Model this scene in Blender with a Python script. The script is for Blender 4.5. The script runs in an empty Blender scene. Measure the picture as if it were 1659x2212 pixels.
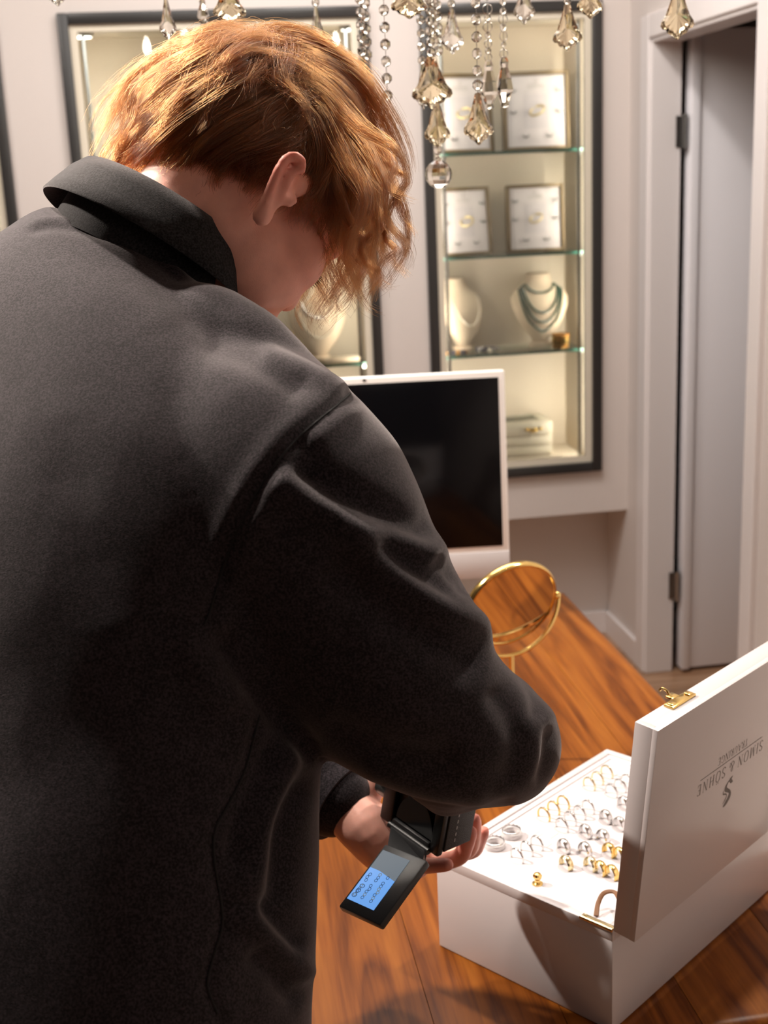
import bpy, bmesh, math, random
import numpy as np
from mathutils import Matrix, Vector

# ---------------------------------------------------------------- camera, world, lights, exposure
S = bpy.context.scene
COL = S.collection
W, H = 1659, 2212
FPX, YAW, PITCH, ROLL, CAMH = 2702.77, 0.1424, 0.2590, -0.0450, 1.6188
_f = np.array([math.sin(YAW)*math.cos(PITCH), math.cos(YAW)*math.cos(PITCH), -math.sin(PITCH)])
_r0 = np.array([math.cos(YAW), -math.sin(YAW), 0.0]); _u0 = np.cross(_r0, _f)
CR = math.cos(ROLL)*_r0 + math.sin(ROLL)*_u0
CU = -math.sin(ROLL)*_r0 + math.cos(ROLL)*_u0
CF = _f
CO = np.array([0.0, 0.0, CAMH])

cam_data = bpy.data.cameras.new('camera_view')
cam_data.sensor_fit = 'VERTICAL'; cam_data.sensor_height = 36.0; cam_data.lens = FPX/H*36.0
cam_data.clip_start = 0.02
cam_data.dof.use_dof = True; cam_data.dof.focus_distance = 1.04; cam_data.dof.aperture_fstop = 9.0
cam = bpy.data.objects.new('camera_view', cam_data); COL.objects.link(cam)
cam.matrix_world = Matrix(((CR[0], CU[0], -CF[0], CO[0]), (CR[1], CU[1], -CF[1], CO[1]), (CR[2], CU[2], -CF[2], CO[2]), (0, 0, 0, 1)))
S.camera = cam

wd = bpy.data.worlds.new('world'); S.world = wd; wd.use_nodes = True
wd.node_tree.nodes['Background'].inputs[0].default_value = (1.0, 0.93, 0.88, 1)
wd.node_tree.nodes['Background'].inputs[1].default_value = 0.25

def light(name, kind, loc, target, power, color=(1, .89, .78), size=.1, spot=1.6, blend=.6):
    d = bpy.data.lights.new(name, kind); d.energy = power; d.color = color
    if kind == 'AREA': d.shape = 'DISK'; d.size = size
    else: d.shadow_soft_size = size
    if kind == 'SPOT': d.spot_size = spot; d.spot_blend = blend
    o = bpy.data.objects.new(name, d); COL.objects.link(o); o.location = loc
    v = Vector(target)-Vector(loc); o.rotation_euler = v.to_track_quat('-Z', 'Y').to_euler()
    return o
CEIL = 2.75
# ceiling downlights of the shop (outside the frame) and two added soft fill lights
light('downlight_left', 'SPOT', (-1.5, 2.2, CEIL-.03), (0.2, 1.25, .95), 470, size=.045, spot=1.2)
light('downlight_back', 'SPOT', (-.45, 1.50, CEIL-.03), (-.17, .93, 1.45), 220, size=.045, spot=.74, blend=1.0)
light('downlight_table', 'SPOT', (1.12, 1.78, CEIL-.03), (0.25, 1.3, 1.2), 115, size=.05, spot=1.6)
light('downlight_wall', 'SPOT', (0.75, 2.9, CEIL-.03), (0.8, 3.9, 1.0), 30, color=(1, .93, .86), size=.06, spot=2.0)
light('downlight_wall_left', 'SPOT', (-.9, 2.9, CEIL-.03), (-.4, 3.9, 1.3), 30, color=(1, .93, .86), size=.06, spot=2.0)
light('fill_area_ahead', 'AREA', (0.2, 2.6, CEIL-.02), (0.2, 2.6, 0), 32, color=(1, .96, .92), size=1.6)  # added soft fill from ahead for walls and head, no known fitting
light('fill_area_behind', 'AREA', (0.3, -1.2, CEIL-.02), (0.3, -1.2, 0), 4, color=(1, .9, .84), size=1.6)  # added weak fill behind the viewpoint, lifts the shaded side

S.view_settings.view_transform = 'Standard'; S.view_settings.look = 'None'
S.view_settings.gamma = 1.0; S.view_settings.use_curve_mapping = False
S.view_settings.exposure = 0.0
S.cycles.max_bounces = 10; S.cycles.transparent_max_bounces = 24; S.cycles.transmission_bounces = 10
S.cycles.caustics_refractive = False; S.cycles.caustics_reflective = False
S.cycles.sample_clamp_indirect = 4.0
S.cycles.use_denoising = True

rng = np.random.default_rng(7); random.seed(7)

# ---------------------------------------------------------------- maths helpers
def V(*a): return np.array(a, float)
def at(x, y, d): return CO + d*(CF + (x-W/2)/FPX*CR - (y-H/2)/FPX*CU)
def cvec(x, y, z): return x*CR + y*CU + z*CF            # camera-axes vector (right, up, away) in world axes
def on_plane(x, y, p0, n):
    q = CF + (x-W/2)/FPX*CR - (y-H/2)/FPX*CU
    return CO + q*(np.dot(np.asarray(p0)-CO, n)/np.dot(q, n))
def project(P):
    d = np.asarray(P)-CO; z = d@CF
    return W/2+FPX*(d@CR)/z, H/2-FPX*(d@CU)/z, z
def unit(v): v = np.asarray(v, float); return v/max(1e-12, np.linalg.norm(v))
def catmull(P, n):
    P = np.asarray(P, float); out = []
    for i in range(len(P)-1):
        a = P[max(i-1, 0)]; b = P[i]; c = P[i+1]; d = P[min(i+2, len(P)-1)]
        for k in range(n):
            t = k/n
            out.append(.5*((2*b)+(c-a)*t+(2*a-5*b+4*c-d)*t*t+(3*b-a-3*c+d)*t**3))
    out.append(P[-1]); return np.array(out)

# ---------------------------------------------------------------- mesh building
class MB:
    def __init__(s): s.v = []; s.f = []; s.n = 0
    def add(s, v, f, M=None):
        v = np.asarray(v, float)
        if M is not None:
            M = np.asarray(M); v = v@M[:3, :3].T+M[:3, 3]
        s.v.append(v); s.f += [tuple(i+s.n for i in q) for q in f]; s.n += len(v); return s
    def box(s, lo, hi, M=None, bev=0.0, seg=2):
        lo = np.asarray(lo, float); hi = np.asarray(hi, float)
        if bev <= 0:
            v = [(x, y, z) for x in (lo[0], hi[0]) for y in (lo[1], hi[1]) for z in (lo[2], hi[2])]
            return s.add(v, [(0, 1, 3, 2), (4, 6, 7, 5), (0, 4, 5, 1), (2, 3, 7, 6), (0, 2, 6, 4), (1, 5, 7, 3)], M)
        b = bmesh.new(); bmesh.ops.create_cube(b, size=1)
        for q in b.verts: q.co = Vector((lo+hi)/2+(hi-lo)*np.array(q.co))
        bmesh.ops.bevel(b, geom=b.edges[:], offset=bev, segments=seg, affect='EDGES', profile=.5)
        b.verts.index_update(); v = [tuple(q.co) for q in b.verts]; f = [[q.index for q in p.verts] for p in b.faces]; b.free()
        return s.add(v, f, M)
    def rings(s, R, cap=True, closed=False, M=None):
        R = np.asarray(R, float); m, n = R.shape[:2]; v = R.reshape(-1, 3); f = []
        for i in range(m if closed else m-1):
            a = i*n; b = ((i+1) % m)*n
            for j in range(n):
                k = (j+1) % n; f.append((a+j, a+k, b+k, b+j))
        if cap and not closed:
            f.append(tuple(range(n-1, -1, -1))); f.append(tuple((m-1)*n+j for j in range(n)))
        return s.add(v, f, M)
    def tube(s, P, rad, n=10, closed=False, round_cap=False, flat=1.0, M=None, up=None):
        P = np.asarray(P, float); m = len(P); rad = np.broadcast_to(np.asarray(rad, float), (m,)).copy()
        if round_cap and not closed:
            a = unit(P[0]-P[1]); b = unit(P[-1]-P[-2]); pre = []; post = []
            for t in (.97, .8, .5): pre.append((P[0]+a*rad[0]*t, rad[0]*math.sqrt(1-t*t)))
            for t in (.5, .8, .97): post.append((P[-1]+b*rad[-1]*t, rad[-1]*math.sqrt(1-t*t)))
            P = np.vstack([[q[0] for q in pre], P, [q[0] for q in post]])
            rad = np.concatenate([[q[1] for q in pre], rad, [q[1] for q in post]]); m = len(P)
        T = (np.roll(P, -1, 0)-np.roll(P, 1, 0)) if closed else np.gradient(P, axis=0)
        R = []; ref = None
        for i in range(m):
            t = unit(T[i])
            if ref is None:
                ref = np.asarray(up, float) if up is not None else (V(0, 0, 1) if abs(t[2]) < .9 else V(1, 0, 0))
            x = unit(ref-t*np.dot(ref, t)); ref = x; y = np.cross(t, x)
            R.append([P[i]+rad[i]*(x*math.cos(q)*flat+y*math.sin(q)) for q in np.linspace(0, 2*math.pi, n, endpoint=False)])
        return s.rings(R, cap=not closed, closed=closed, M=M)
    def lathe(s, prof, n=24, M=None, cap=True):
        R = [[(r*math.cos(a), r*math.sin(a), z) for a in np.linspace(0, 2*math.pi, n, endpoint=False)] for r, z in prof]
        return s.rings(R, cap=cap, M=M)
    def ell(s, c, r, M=None, nu=20, nv=12):
        c = np.asarray(c, float); r = np.broadcast_to(np.asarray(r, float), (3,))
        v = [c+r*V(0, 0, -1)]
        for i in range(1, nv):
            p = -math.pi/2+math.pi*i/nv
            v += [c+r*V(math.cos(p)*math.cos(a), math.cos(p)*math.sin(a), math.sin(p)) for a in np.linspace(0, 2*math.pi, nu, endpoint=False)]
        v.append(c+r*V(0, 0, 1)); f = []
        for j in range(nu): f.append((0, 1+(j+1) % nu, 1+j))
        for i in range(nv-2):
            for j in range(nu):
                a = 1+i*nu; f.append((a+j, a+(j+1) % nu, a+nu+(j+1) % nu, a+nu+j))
        a = 1+(nv-2)*nu
        for j in range(nu): f.append((a+j, a+(j+1) % nu, len(v)-1))
        return s.add(v, f, M)
    def prism(s, poly, z0, z1, M=None):
        n = len(poly)
        v = [(x, y, z0) for x, y in poly]+[(x, y, z1) for x, y in poly]
        return s.add(v, [tuple(range(n-1, -1, -1)), tuple(range(n, 2*n))]+[(i, (i+1) % n, n+(i+1) % n, n+i) for i in range(n)], M)
    def data(s): return (np.vstack(s.v) if s.v else np.zeros((0, 3))), s.f

def frame(o, x, y, z):
    M = np.eye(4); M[:3, 0] = x; M[:3, 1] = y; M[:3, 2] = z; M[:3, 3] = o; return M
FR = {}                                                      # world frames of the things
def mesh_of(name, v, f, smooth=False, mats=None, mi=None):
    me = bpy.data.meshes.new(name); me.from_pydata([tuple(q) for q in np.asarray(v).tolist()], [], [tuple(q) for q in f])
    for m in mats or []: me.materials.append(m)
    if smooth: me.polygons.foreach_set('use_smooth', np.ones(len(me.polygons), bool))
    if mi is not None: me.polygons.foreach_set('material_index', mi)
    me.update(); return me
def smooth_by_angle(me, deg=35):
    b = bmesh.new(); b.from_mesh(me); bmesh.ops.recalc_face_normals(b, faces=b.faces)
    for p in b.faces: p.smooth = True
    for e in b.edges:
        e.smooth = len(e.link_faces) == 2 and e.calc_face_angle(0) < math.radians(deg)
    b.to_mesh(me); b.free()
def part(name, mb, mat, parent=None, world=False, smooth=True, angle=35, label=None):
    v, f = mb.data() if isinstance(mb, MB) else mb
    if world and parent is not None:
        q = parent
        while q.parent is not None: q = q.parent
        Mi = np.linalg.inv(FR[q.name]); v = v@Mi[:3, :3].T+Mi[:3, 3]
    me = mesh_of(name, v, f); me.materials.append(mat)
    if smooth: smooth_by_angle(me, angle)
    else:
        b = bmesh.new(); b.from_mesh(me); bmesh.ops.recalc_face_normals(b, faces=b.faces); b.to_mesh(me); b.free()
    o = bpy.data.objects.new(name, me); COL.objects.link(o)
    if parent is not None: o.parent = parent
    if label: o['label'] = label
    return o
def thing(name, label, cat, M=None, group=None):
    o = bpy.data.objects.new(name, None); COL.objects.link(o); o.empty_display_size = .05
    M = np.eye(4) if M is None else (frame(M, V(1, 0, 0), V(0, 1, 0), V(0, 0, 1)) if np.ndim(M) == 1 else np.asarray(M))
    o.matrix_world = Matrix(M.tolist()); FR[o.name] = M
    o['label'] = label; o['category'] = cat
    if group: o['group'] = group
    return o
def tag(o, label, cat, group=None):
    o['label'] = label; o['category'] = cat
    if group: o['group'] = group
    return o
def struct(name, mb, mat, label=None, parent=None, smooth=False, world=True):
    o = part(name, mb, mat, parent, smooth=smooth)
    if parent is None: o['kind'] = 'structure'
    if label: o['label'] = label
    return o
def dup(root, M, label=None, group=None):
    r = root.copy(); COL.objects.link(r); M = np.asarray(M); r.matrix_world = Matrix(M.tolist()); FR[r.name] = M
    if label: r['label'] = label
    if group: r['group'] = group
    for ch in list(root.children):
        c = ch.copy(); COL.objects.link(c); c.parent = r
        for g in ch.children:
            d = g.copy(); COL.objects.link(d); d.parent = c
    return r

# ---------------------------------------------------------------- materials
def mat(name, base, rough=.5, metal=0.0, spec=.5, bump=0, bscale=200, var=0, vscale=8, sheen=0, coat=0, sss=0, trans=0, ior=1.45, emit=None, estr=1):
    m = bpy.data.materials.new(name); m.use_nodes = True; nt = m.node_tree; p = nt.nodes['Principled BSDF']
    p.inputs['Base Color'].default_value = (*base, 1); p.inputs['Roughness'].default_value = rough
    p.inputs['Metallic'].default_value = metal; p.inputs['Specular IOR Level'].default_value = spec
    p.inputs['IOR'].default_value = ior
    if sheen: p.inputs['Sheen Weight'].default_value = sheen; p.inputs['Sheen Roughness'].default_value = .45
    if coat: p.inputs['Coat Weight'].default_value = coat; p.inputs['Coat Roughness'].default_value = .12
    if sss: p.inputs['Subsurface Weight'].default_value = sss; p.inputs['Subsurface Radius'].default_value = (1, .35, .2); p.inputs['Subsurface Scale'].default_value = .006
    if trans: p.inputs['Transmission Weight'].default_value = trans
    if emit: p.inputs['Emission Color'].default_value = (*emit, 1); p.inputs['Emission Strength'].default_value = estr
    if bump or var:
        tc = nt.nodes.new('ShaderNodeTexCoord')
        if bump:
            n = nt.nodes.new('ShaderNodeTexNoise'); n.inputs['Scale'].default_value = bscale; n.inputs['Detail'].default_value = 3
            b = nt.nodes.new('ShaderNodeBump'); b.inputs['Strength'].default_value = bump; b.inputs['Distance'].default_value = .002
            nt.links.new(tc.outputs['Object'], n.inputs['Vector']); nt.links.new(n.outputs['Fac'], b.inputs['Height']); nt.links.new(b.outputs['Normal'], p.inputs['Normal'])
        if var:
            n = nt.nodes.new('ShaderNodeTexNoise'); n.inputs['Scale'].default_value = vscale; n.inputs['Detail'].default_value = 5
            r = nt.nodes.new('ShaderNodeValToRGB'); k = 1-var
            r.color_ramp.elements[0].position = .3; r.color_ramp.elements[1].position = .7
            r.color_ramp.elements[0].color = (base[0]*k, base[1]*k, base[2]*k, 1)
            r.color_ramp.elements[1].color = (min(1, base[0]*(1+var)), min(1, base[1]*(1+var)), min(1, base[2]*(1+var)), 1)
            nt.links.new(tc.outputs['Object'], n.inputs['Vector']); nt.links.new(n.outputs['Fac'], r.inputs['Fac']); nt.links.new(r.outputs['Color'], p.inputs['Base Color'])
    return m
def thin_glass(name, tint=(.96, .98, .97), refl=1.0):
    m = bpy.data.materials.new(name); m.use_nodes = True; nt = m.node_tree; nt.nodes.clear()
    o = nt.nodes.new('ShaderNodeOutputMaterial'); mx = nt.nodes.new('ShaderNodeMixShader'); t = nt.nodes.new('ShaderNodeBsdfTransparent')
    g = nt.nodes.new('ShaderNodeBsdfGlossy'); fr = nt.nodes.new('ShaderNodeFresnel')
    t.inputs[0].default_value = (*tint, 1); g.inputs['Roughness'].default_value = .01; fr.inputs['IOR'].default_value = 1.45
    nt.links.new(fr.outputs[0], mx.inputs[0]); nt.links.new(t.outputs[0], mx.inputs[1]); nt.links.new(g.outputs[0], mx.inputs[2]); nt.links.new(mx.outputs[0], o.inputs[0])
    return m
def wood(name, c0, c1, c2, scale=1.0, rough=.3, axis='Y', coat=.3, contrast=1.0):
    m = bpy.data.materials.new(name); m.use_nodes = True; nt = m.node_tree; N = nt.nodes; L = nt.links; p = N['Principled BSDF']
    tc = N.new('ShaderNodeTexCoord'); oi = N.new('ShaderNodeObjectInfo')
    off = N.new('ShaderNodeVectorMath'); off.operation = 'SCALE'; off.inputs[0].default_value = (7.3, 3.1, 5.7); L.new(oi.outputs['Random'], off.inputs['Scale'])
    add = N.new('ShaderNodeVectorMath'); add.operation = 'ADD'; L.new(tc.outputs['Object'], add.inputs[0]); L.new(off.outputs[0], add.inputs[1])
    mp = N.new('ShaderNodeMapping'); s = [20*scale]*3; s['XYZ'.index(axis)] = 1.7*scale; mp.inputs['Scale'].default_value = s; L.new(add.outputs[0], mp.inputs['Vector'])
    n1 = N.new('ShaderNodeTexNoise'); n1.inputs['Scale'].default_value = 1.0; n1.inputs['Detail'].default_value = 4; n1.inputs['Distortion'].default_value = 1.2; L.new(mp.outputs[0], n1.inputs['Vector'])
    mul = N.new('ShaderNodeMath'); mul.operation = 'MULTIPLY'; mul.inputs[1].default_value = 5.0; L.new(n1.outputs['Fac'], mul.inputs[0])
    sn = N.new('ShaderNodeMath'); sn.operation = 'PINGPONG'; sn.inputs[1].default_value = 1.0; L.new(mul.outputs[0], sn.inputs[0])
    mp2 = N.new('ShaderNodeMapping'); s2 = [260*scale]*3; s2['XYZ'.index(axis)] = 9*scale; mp2.inputs['Scale'].default_value = s2; L.new(add.outputs[0], mp2.inputs['Vector'])
    n2 = N.new('ShaderNodeTexNoise'); n2.inputs['Scale'].default_value = 1.0; n2.inputs['Detail'].default_value = 3; L.new(mp2.outputs[0], n2.inputs['Vector'])
    mx = N.new('ShaderNodeMix'); mx.inputs[0].default_value = .45; L.new(sn.outputs[0], mx.inputs[2]); L.new(n2.outputs['Fac'], mx.inputs[3])
    r = N.new('ShaderNodeValToRGB'); e = r.color_ramp.elements; e[0].position = .18; e[0].color = (*c0, 1); e[1].position = .85; e[1].color = (*c2, 1)
    k = e.new(.48); k.color = (*c1, 1); L.new(mx.outputs[0], r.inputs['Fac'])
    hsv = N.new('ShaderNodeHueSaturation'); mr = N.new('ShaderNodeMapRange'); mr.inputs['To Min'].default_value = .78; mr.inputs['To Max'].default_value = 1.18
    L.new(oi.outputs['Random'], mr.inputs['Value']); L.new(mr.outputs[0], hsv.inputs['Value']); L.new(r.outputs['Color'], hsv.inputs['Color'])
    L.new(hsv.outputs['Color'], p.inputs['Base Color']); p.inputs['Roughness'].default_value = rough
    p.inputs['Coat Weight'].default_value = coat; p.inputs['Coat Roughness'].default_value = .18; p.inputs['Specular IOR Level'].default_value = .14
    b = N.new('ShaderNodeBump'); b.inputs['Strength'].default_value = .12; b.inputs['Distance'].default_value = .001; L.new(n2.outputs['Fac'], b.inputs['Height']); L.new(b.outputs['Normal'], p.inputs['Normal'])
    return m
M_wall = mat('wall_paint', (.73, .665, .635), .7, bump=.05, bscale=60)
M_ceil = mat('ceiling_paint', (.8, .77, .74), .8)
M_trim = mat('white_lacquer', (.84, .79, .785), .32)
M_door = mat('door_lacquer', (.90, .88, .92), .35)
M_floor = wood('oak_floor', (.30, .16, .09), (.42, .25, .15), (.5, .31, .2), .6, .35, 'X')
M_table = wood('rosewood', (.085, .0205, .0024), (.185, .053, .0065), (.262, .086, .0115), .9, .36, 'Y', .0)
M_cabframe = mat('anthracite_frame', (.033, .031, .03), .35)
M_cream = mat('cream_lining', (.70, .61, .50), .6)
M_creamlight = mat('cream_edge', (.80, .73, .60), .5)
M_glass = thin_glass('pane_glass'); M_shelf = thin_glass('shelf_glass', (.90, .96, .93)); M_shelfedge = mat('green_glass_edge', (.03, .11, .085), .15)
M_bronze = mat('bronze_frame', (.13, .09, .045), .4, .3); M_card = mat('white_card', (.52, .475, .49), .6); M_grey = mat('print_grey', (.42, .39, .38), .6)
M_inset = mat('inset_card', (.46, .42, .445), .6)
M_gold = mat('polished_gold', (.88, .62, .22), .16, 1); M_palegold = mat('pale_gold', (.86, .74, .45), .16, 1); M_silver = mat('white_gold', (.74, .74, .74), .14, 1)
M_steel = mat('dark_silver', (.45, .45, .45), .25, 1)
M_printgold = mat('printed_gold', (.62, .50, .26), .45, .4)
M_stone = mat('cut_stone', (.95, .95, .97), .03, 0, 1.0, trans=.6, ior=2.0)
M_linen = mat('cream_linen', (.62, .50, .38), .9, bump=.2, bscale=700); M_jade = mat('green_beads', (.012, .06, .045), .15)
M_amber = mat('amber_gold', (.42, .20, .05), .25, .5); M_dark = mat('dark_beads', (.03, .03, .05), .2); M_pearl = mat('pearl', (.72, .66, .55), .2)
M_white = mat('satin_white', (.82, .79, .77), .35); M_screen = mat('black_screen', (.003, .003, .004), .12, spec=.25); M_chin = mat('pale_grey_chin', (.60, .59, .61), .4)
M_boxwhite = mat('white_case_lacquer', (.63, .585, .595), .28, coat=.25); M_tray = mat('white_tray_leather', (.64, .60, .615), .5, bump=.08, bscale=500)
M_print = mat('dark_grey_print', (.12, .10, .09), .5); M_strap = mat('brown_leather', (.16, .065, .02), .5)
M_mirror = mat('mirror_silver', (.93, .93, .93), .0, 1); M_black = mat('black_plastic', (.012, .012, .013), .38, bump=.1, bscale=1500); M_blackgloss = mat('black_gloss', (.008, .008, .009), .18)
M_rubber = mat('black_rubber', (.02, .02, .021), .6, bump=.4, bscale=900); M_dial = mat('dial_metal', (.16, .17, .17), .3, .8); M_camprint = mat('camera_print', (.30, .30, .30), .6)
M_acryl = mat('milky_acrylic', (.86, .83, .83), .15, trans=.25, ior=1.3)
M_gap = mat('dark_gap', (.004, .004, .004), .9)

# ---------------------------------------------------------------- room
YB, XR = 3.915, 1.390                   # plane of the cabinet wall, plane of the door wall
LEDGE = .510; RECY = 4.12; XL, YN = -2.6, -2.6
mb = MB().box((XL, YN, -.1), (XR+1.6, 5.0, 0)); 
fl = thing('floor', 'oiled oak plank floor of the shop', 'floor'); del fl['category']; fl['kind'] = 'structure'
base = part('floor_base', MB().box((XL, YN, -.1), (3.0, 5.0, -.012)), M_gap, fl, smooth=False)
pl = None
for i in range(38):                     # planks run along x; only a strip beside the door shows
    y0 = 1.6+i*.07
    for k, (x0, x1) in enumerate(((XL, -.3+.37*(i % 3)), (-.3+.37*(i % 3), 1.05+.21*(i % 2)), (1.05+.21*(i % 2), 3.0))):
        part('plank', MB().box((x0+.0008, y0+.0008, -.012), (x1-.0008, y0+.0692, 0)), M_floor, fl, smooth=False)
part('plank_field', MB().box((XL, YN, -.012), (3.0, 1.6, 0)), M_floor, fl, smooth=False)
struct('ceiling', MB().box((XL, YN, CEIL), (3.0, 5.0, CEIL+.1)), M_ceil)
M_shop = mat('low_bounce_dark', (.10, .085, .075), .6)  # unseen walls coloured dark to keep bounced light off the person's back
struct('wall_left', MB().box((XL-.1, YN, 0), (XL, 5.0, CEIL)), M_shop)
struct('wall_front', MB().box((XL, YN-.1, 0), (3.0, YN, CEIL)), M_shop)
CABS = [(-1.39, -.489), (-.3186, .5786), (.7317, 1.2949)]      # outer frame edges along x
CZ0, CZ1 = .6566, 2.118
wb = MB(); CD = .26; FWD = .031
xs = [XL]
for a, b in CABS: xs += [a+.006, b-.006]
xs.append(XR)
for i in range(0, len(xs), 2): wb.box((xs[i], YB+.001, LEDGE), (xs[i+1], YB+CD, CEIL))
for a, b in CABS:
    wb.box((a+.006, YB+.001, LEDGE), (b-.006, YB+CD, CZ0+.006)); wb.box((a+.006, YB+.001, CZ1-.006), (b-.006, YB+CD, CEIL))
wb.box((XL, YB+CD, LEDGE), (XR, YB+CD+.1, CEIL)); wb.box((XL, RECY, 0), (XR, RECY+.15, LEDGE))
struct('wall_back', wb, M_wall, 'white wall with a projecting upper part that holds the display cabinets')
bb = MB().box((XL, RECY-.014, 0), (XR-.0, RECY, .085), bev=.003)
struct('baseboard_back', bb, M_trim)
# right wall with door opening
DY0, DY1, DZ = 2.993, 3.718, 1.985
wr = MB().box((XR, DY1, 0), (XR+.08, 5.0, CEIL)).box((XR, YN, 0), (XR+.08, DY0, CEIL)).box((XR, DY0, DZ), (XR+.08, DY1, CEIL))
struct('wall_right', wr, M_wall)
bb = MB().box((XR-.014, DY1+.07, 0), (XR, RECY, .085), bev=.003).box((XR-.014, .5, 0), (XR, DY0-.07, .085), bev=.003)
struct('baseboard_right', bb, M_trim)
tr = MB()                               # door casing: flat band with an inner rounded lip, and the jamb lining
for y0, y1 in ((DY1, DY1+.066), (DY0-.066, DY0)):
    tr.box((XR-.016, y0, 0), (XR+.005, y1, DZ+.066), bev=.004)
tr.box((XR-.016, DY0, DZ), (XR+.005, DY1, DZ+.066), bev=.004)
tr.box((XR-.008, DY1-.012, 0), (XR+.085, DY1+.004, DZ), bev=.003).box((XR-.008, DY0-.004, 0), (XR+.085, DY0+.012, DZ), bev=.003).box((XR-.008, DY0, DZ-.012), (XR+.085, DY1, DZ+.004), bev=.003)
struct('trim_1', tr, M_trim, 'white door casing with rounded edges')
# door leaf folded open into the next room, hinged on the far jamb
dl = thing('door_1', 'white door standing open into the next room', 'door', V(XR+.088, DY1-.02, 0)); del dl['category']; dl['kind'] = 'structure'
part('door_leaf', MB().box((.018, -.008, .012), (.80, .034, DZ+.02), bev=.004), M_door, dl)
part('door_lip', MB().box((.018, -.020, .012), (.046, -.008, DZ+.02), bev=.003), M_door, dl)
for z in (.30, 1.72):
    hg = part('hinge', MB().lathe([(.007, z-.05), (.007, z+.05)], 12, M=frame(V(.004, -.006, 0), V(1, 0, 0), V(0, 1, 0), V(0, 0, 1))), M_steel, dl)
    part('hinge_leaf', MB().box((-.02, .004, z-.045), (.02, .008, z+.045)), M_steel, hg)
# next room: dim wall beyond the gap
struct('wall_beyond', MB().box((XR+.9, 1.5, 0), (XR+1.0, 5.0, CEIL)).box((XR+.08, 4.9, 0), (XR+1.0, 5.0, CEIL)), M_wall)
struct('wall_beyond_near', MB().box((XR+.08, 1.5, 0), (XR+1.0, 1.6, CEIL)), M_wall)

# ---------------------------------------------------------------- wall display cabinets
def cabinet(i, label, shelves):
    a, b = CABS[i]; t = thing('display_cabinet', label, 'cabinet', V((a+b)/2, YB, CZ0)); w = (b-a)/2; h = CZ1-CZ0
    fm = part('frame', (lambda q: q.box((-w, -.022, 0), (-w+FWD, .01, h), bev=.003).box((w-FWD, -.022, 0), (w, .01, h), bev=.003).box((-w+FWD, -.022, 0), (w-FWD, .01, FWD), bev=.003).box((-w+FWD, -.022, h-FWD), (w-FWD, .01, h), bev=.003))(MB()), M_cabframe, t)
    iw = w-FWD
    part('lining', (lambda q: q.box((-iw, CD-.012, FWD), (iw, CD-.004, h-FWD)).box((-iw, .01, FWD), (-iw+.012, CD-.012, h-FWD)).box((iw-.012, .01, FWD), (iw, CD-.012, h-FWD)).box((-iw, .01, FWD), (iw, CD-.012, FWD+.012)).box((-iw, .01, h-FWD-.012), (iw, CD-.012, h-FWD)))(MB()), M_cream, t, smooth=False)
    part('inner_frame', (lambda q: q.box((-iw, -.008, FWD), (-iw+.022, .010, h-FWD)).box((iw-.022, -.008, FWD), (iw, .010, h-FWD)).box((-iw+.022, -.008, FWD), (iw-.022, .010, FWD+.02)).box((-iw+.022, -.008, h-FWD-.02), (iw-.022, .010, h-FWD)))(MB()), M_creamlight, t, smooth=False)
    for sx in (-1, 1): part('upright', MB().box((sx*(iw-.035)-.005, .012, FWD+.012), (sx*(iw-.035)+.005, .020, h-FWD-.012), bev=.001), M_steel, t)
    part('glass_pane', MB().box((-iw+.02, -.002, FWD+.018), (iw-.02, .002, h-FWD-.018)), M_glass, t, smooth=False)
    for z in shelves:
        zz = z-CZ0; sh = part('shelf', MB().box((-iw+.014, .036, zz-.008), (iw-.014, CD-.02, zz)), M_shelf, t, smooth=False)
        part('shelf_edge', MB().box((-iw+.014, .030, zz-.008), (iw-.014, .036, zz)), M_shelfedge, sh, smooth=False)
        for sx in (-1, 1): part('shelf_bracket', MB().box((sx*(iw-.02)-.006, .05, zz-.02), (sx*(iw-.02)+.006, .062, zz-.008)), M_steel, sh, smooth=False)
    for sx in (-1, 1):
        part('strip_light', MB().box((sx*(iw-.017)-.004, .011, .06), (sx*(iw-.017)+.004, .015, h-.06)), mat('strip_glow', (1, 1, 1), emit=(1, .86, .66), estr=1.5), t, smooth=False)
        dd = bpy.data.lights.new('cabinet_light', 'AREA'); dd.shape = 'RECTANGLE'; dd.size = .012; dd.size_y = h-.14; dd.energy = 3.1 if iw < .3 else 2.5; dd.color = (1, .89, .73)
        lo = bpy.data.objects.new('cabinet_light', dd); COL.objects.link(lo); lo.parent = t; lo.location = (sx*(iw-.020), .018, h/2)
        v_ = Vector((-sx*.75, 1, 0)); lo.rotation_euler = v_.to_track_quat('-Z', 'Y').to_euler()
    return t
SH = [1.6899, 1.3728, 1.0600]
cabinet(2, 'narrow dark-framed display cabinet with ring displays and necklace busts', SH)
cabinet(1, 'wide dark-framed display cabinet behind the person, almost hidden by the head', [1.655, 1.06])
_wc = next(o for o in COL.objects if o.name == 'display_cabinet.001')
M_puck = mat('spot_glow', (1, 1, 1), emit=(1, .95, .86), estr=6)
for x_, y_ in ((.060, .07), (.855, .07)):
    hw_ = (CABS[1][1]-CABS[1][0])/2; sp_ = part('ceiling_spot', MB().lathe([(.030, 0), (.034, .004), (.034, .012), (.0005, .0125)], 24, M=frame(V(-hw_+x_, y_, CZ1-CZ0-FWD-.026), V(1, 0, 0), V(0, 1, 0), V(0, 0, 1))), M_steel, _wc)
    part('lens', MB().lathe([(.028, -.0005), (.028, .001), (.0005, .0012)], 20, M=frame(V(-hw_+x_, y_, CZ1-CZ0-FWD-.0265), V(1, 0, 0), V(0, 1, 0), V(0, 0, 1))), M_puck, sp_)
cabinet(0, 'dark-framed display cabinet cut off by the photo edge beside the collar', [1.655, 1.06])

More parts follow.
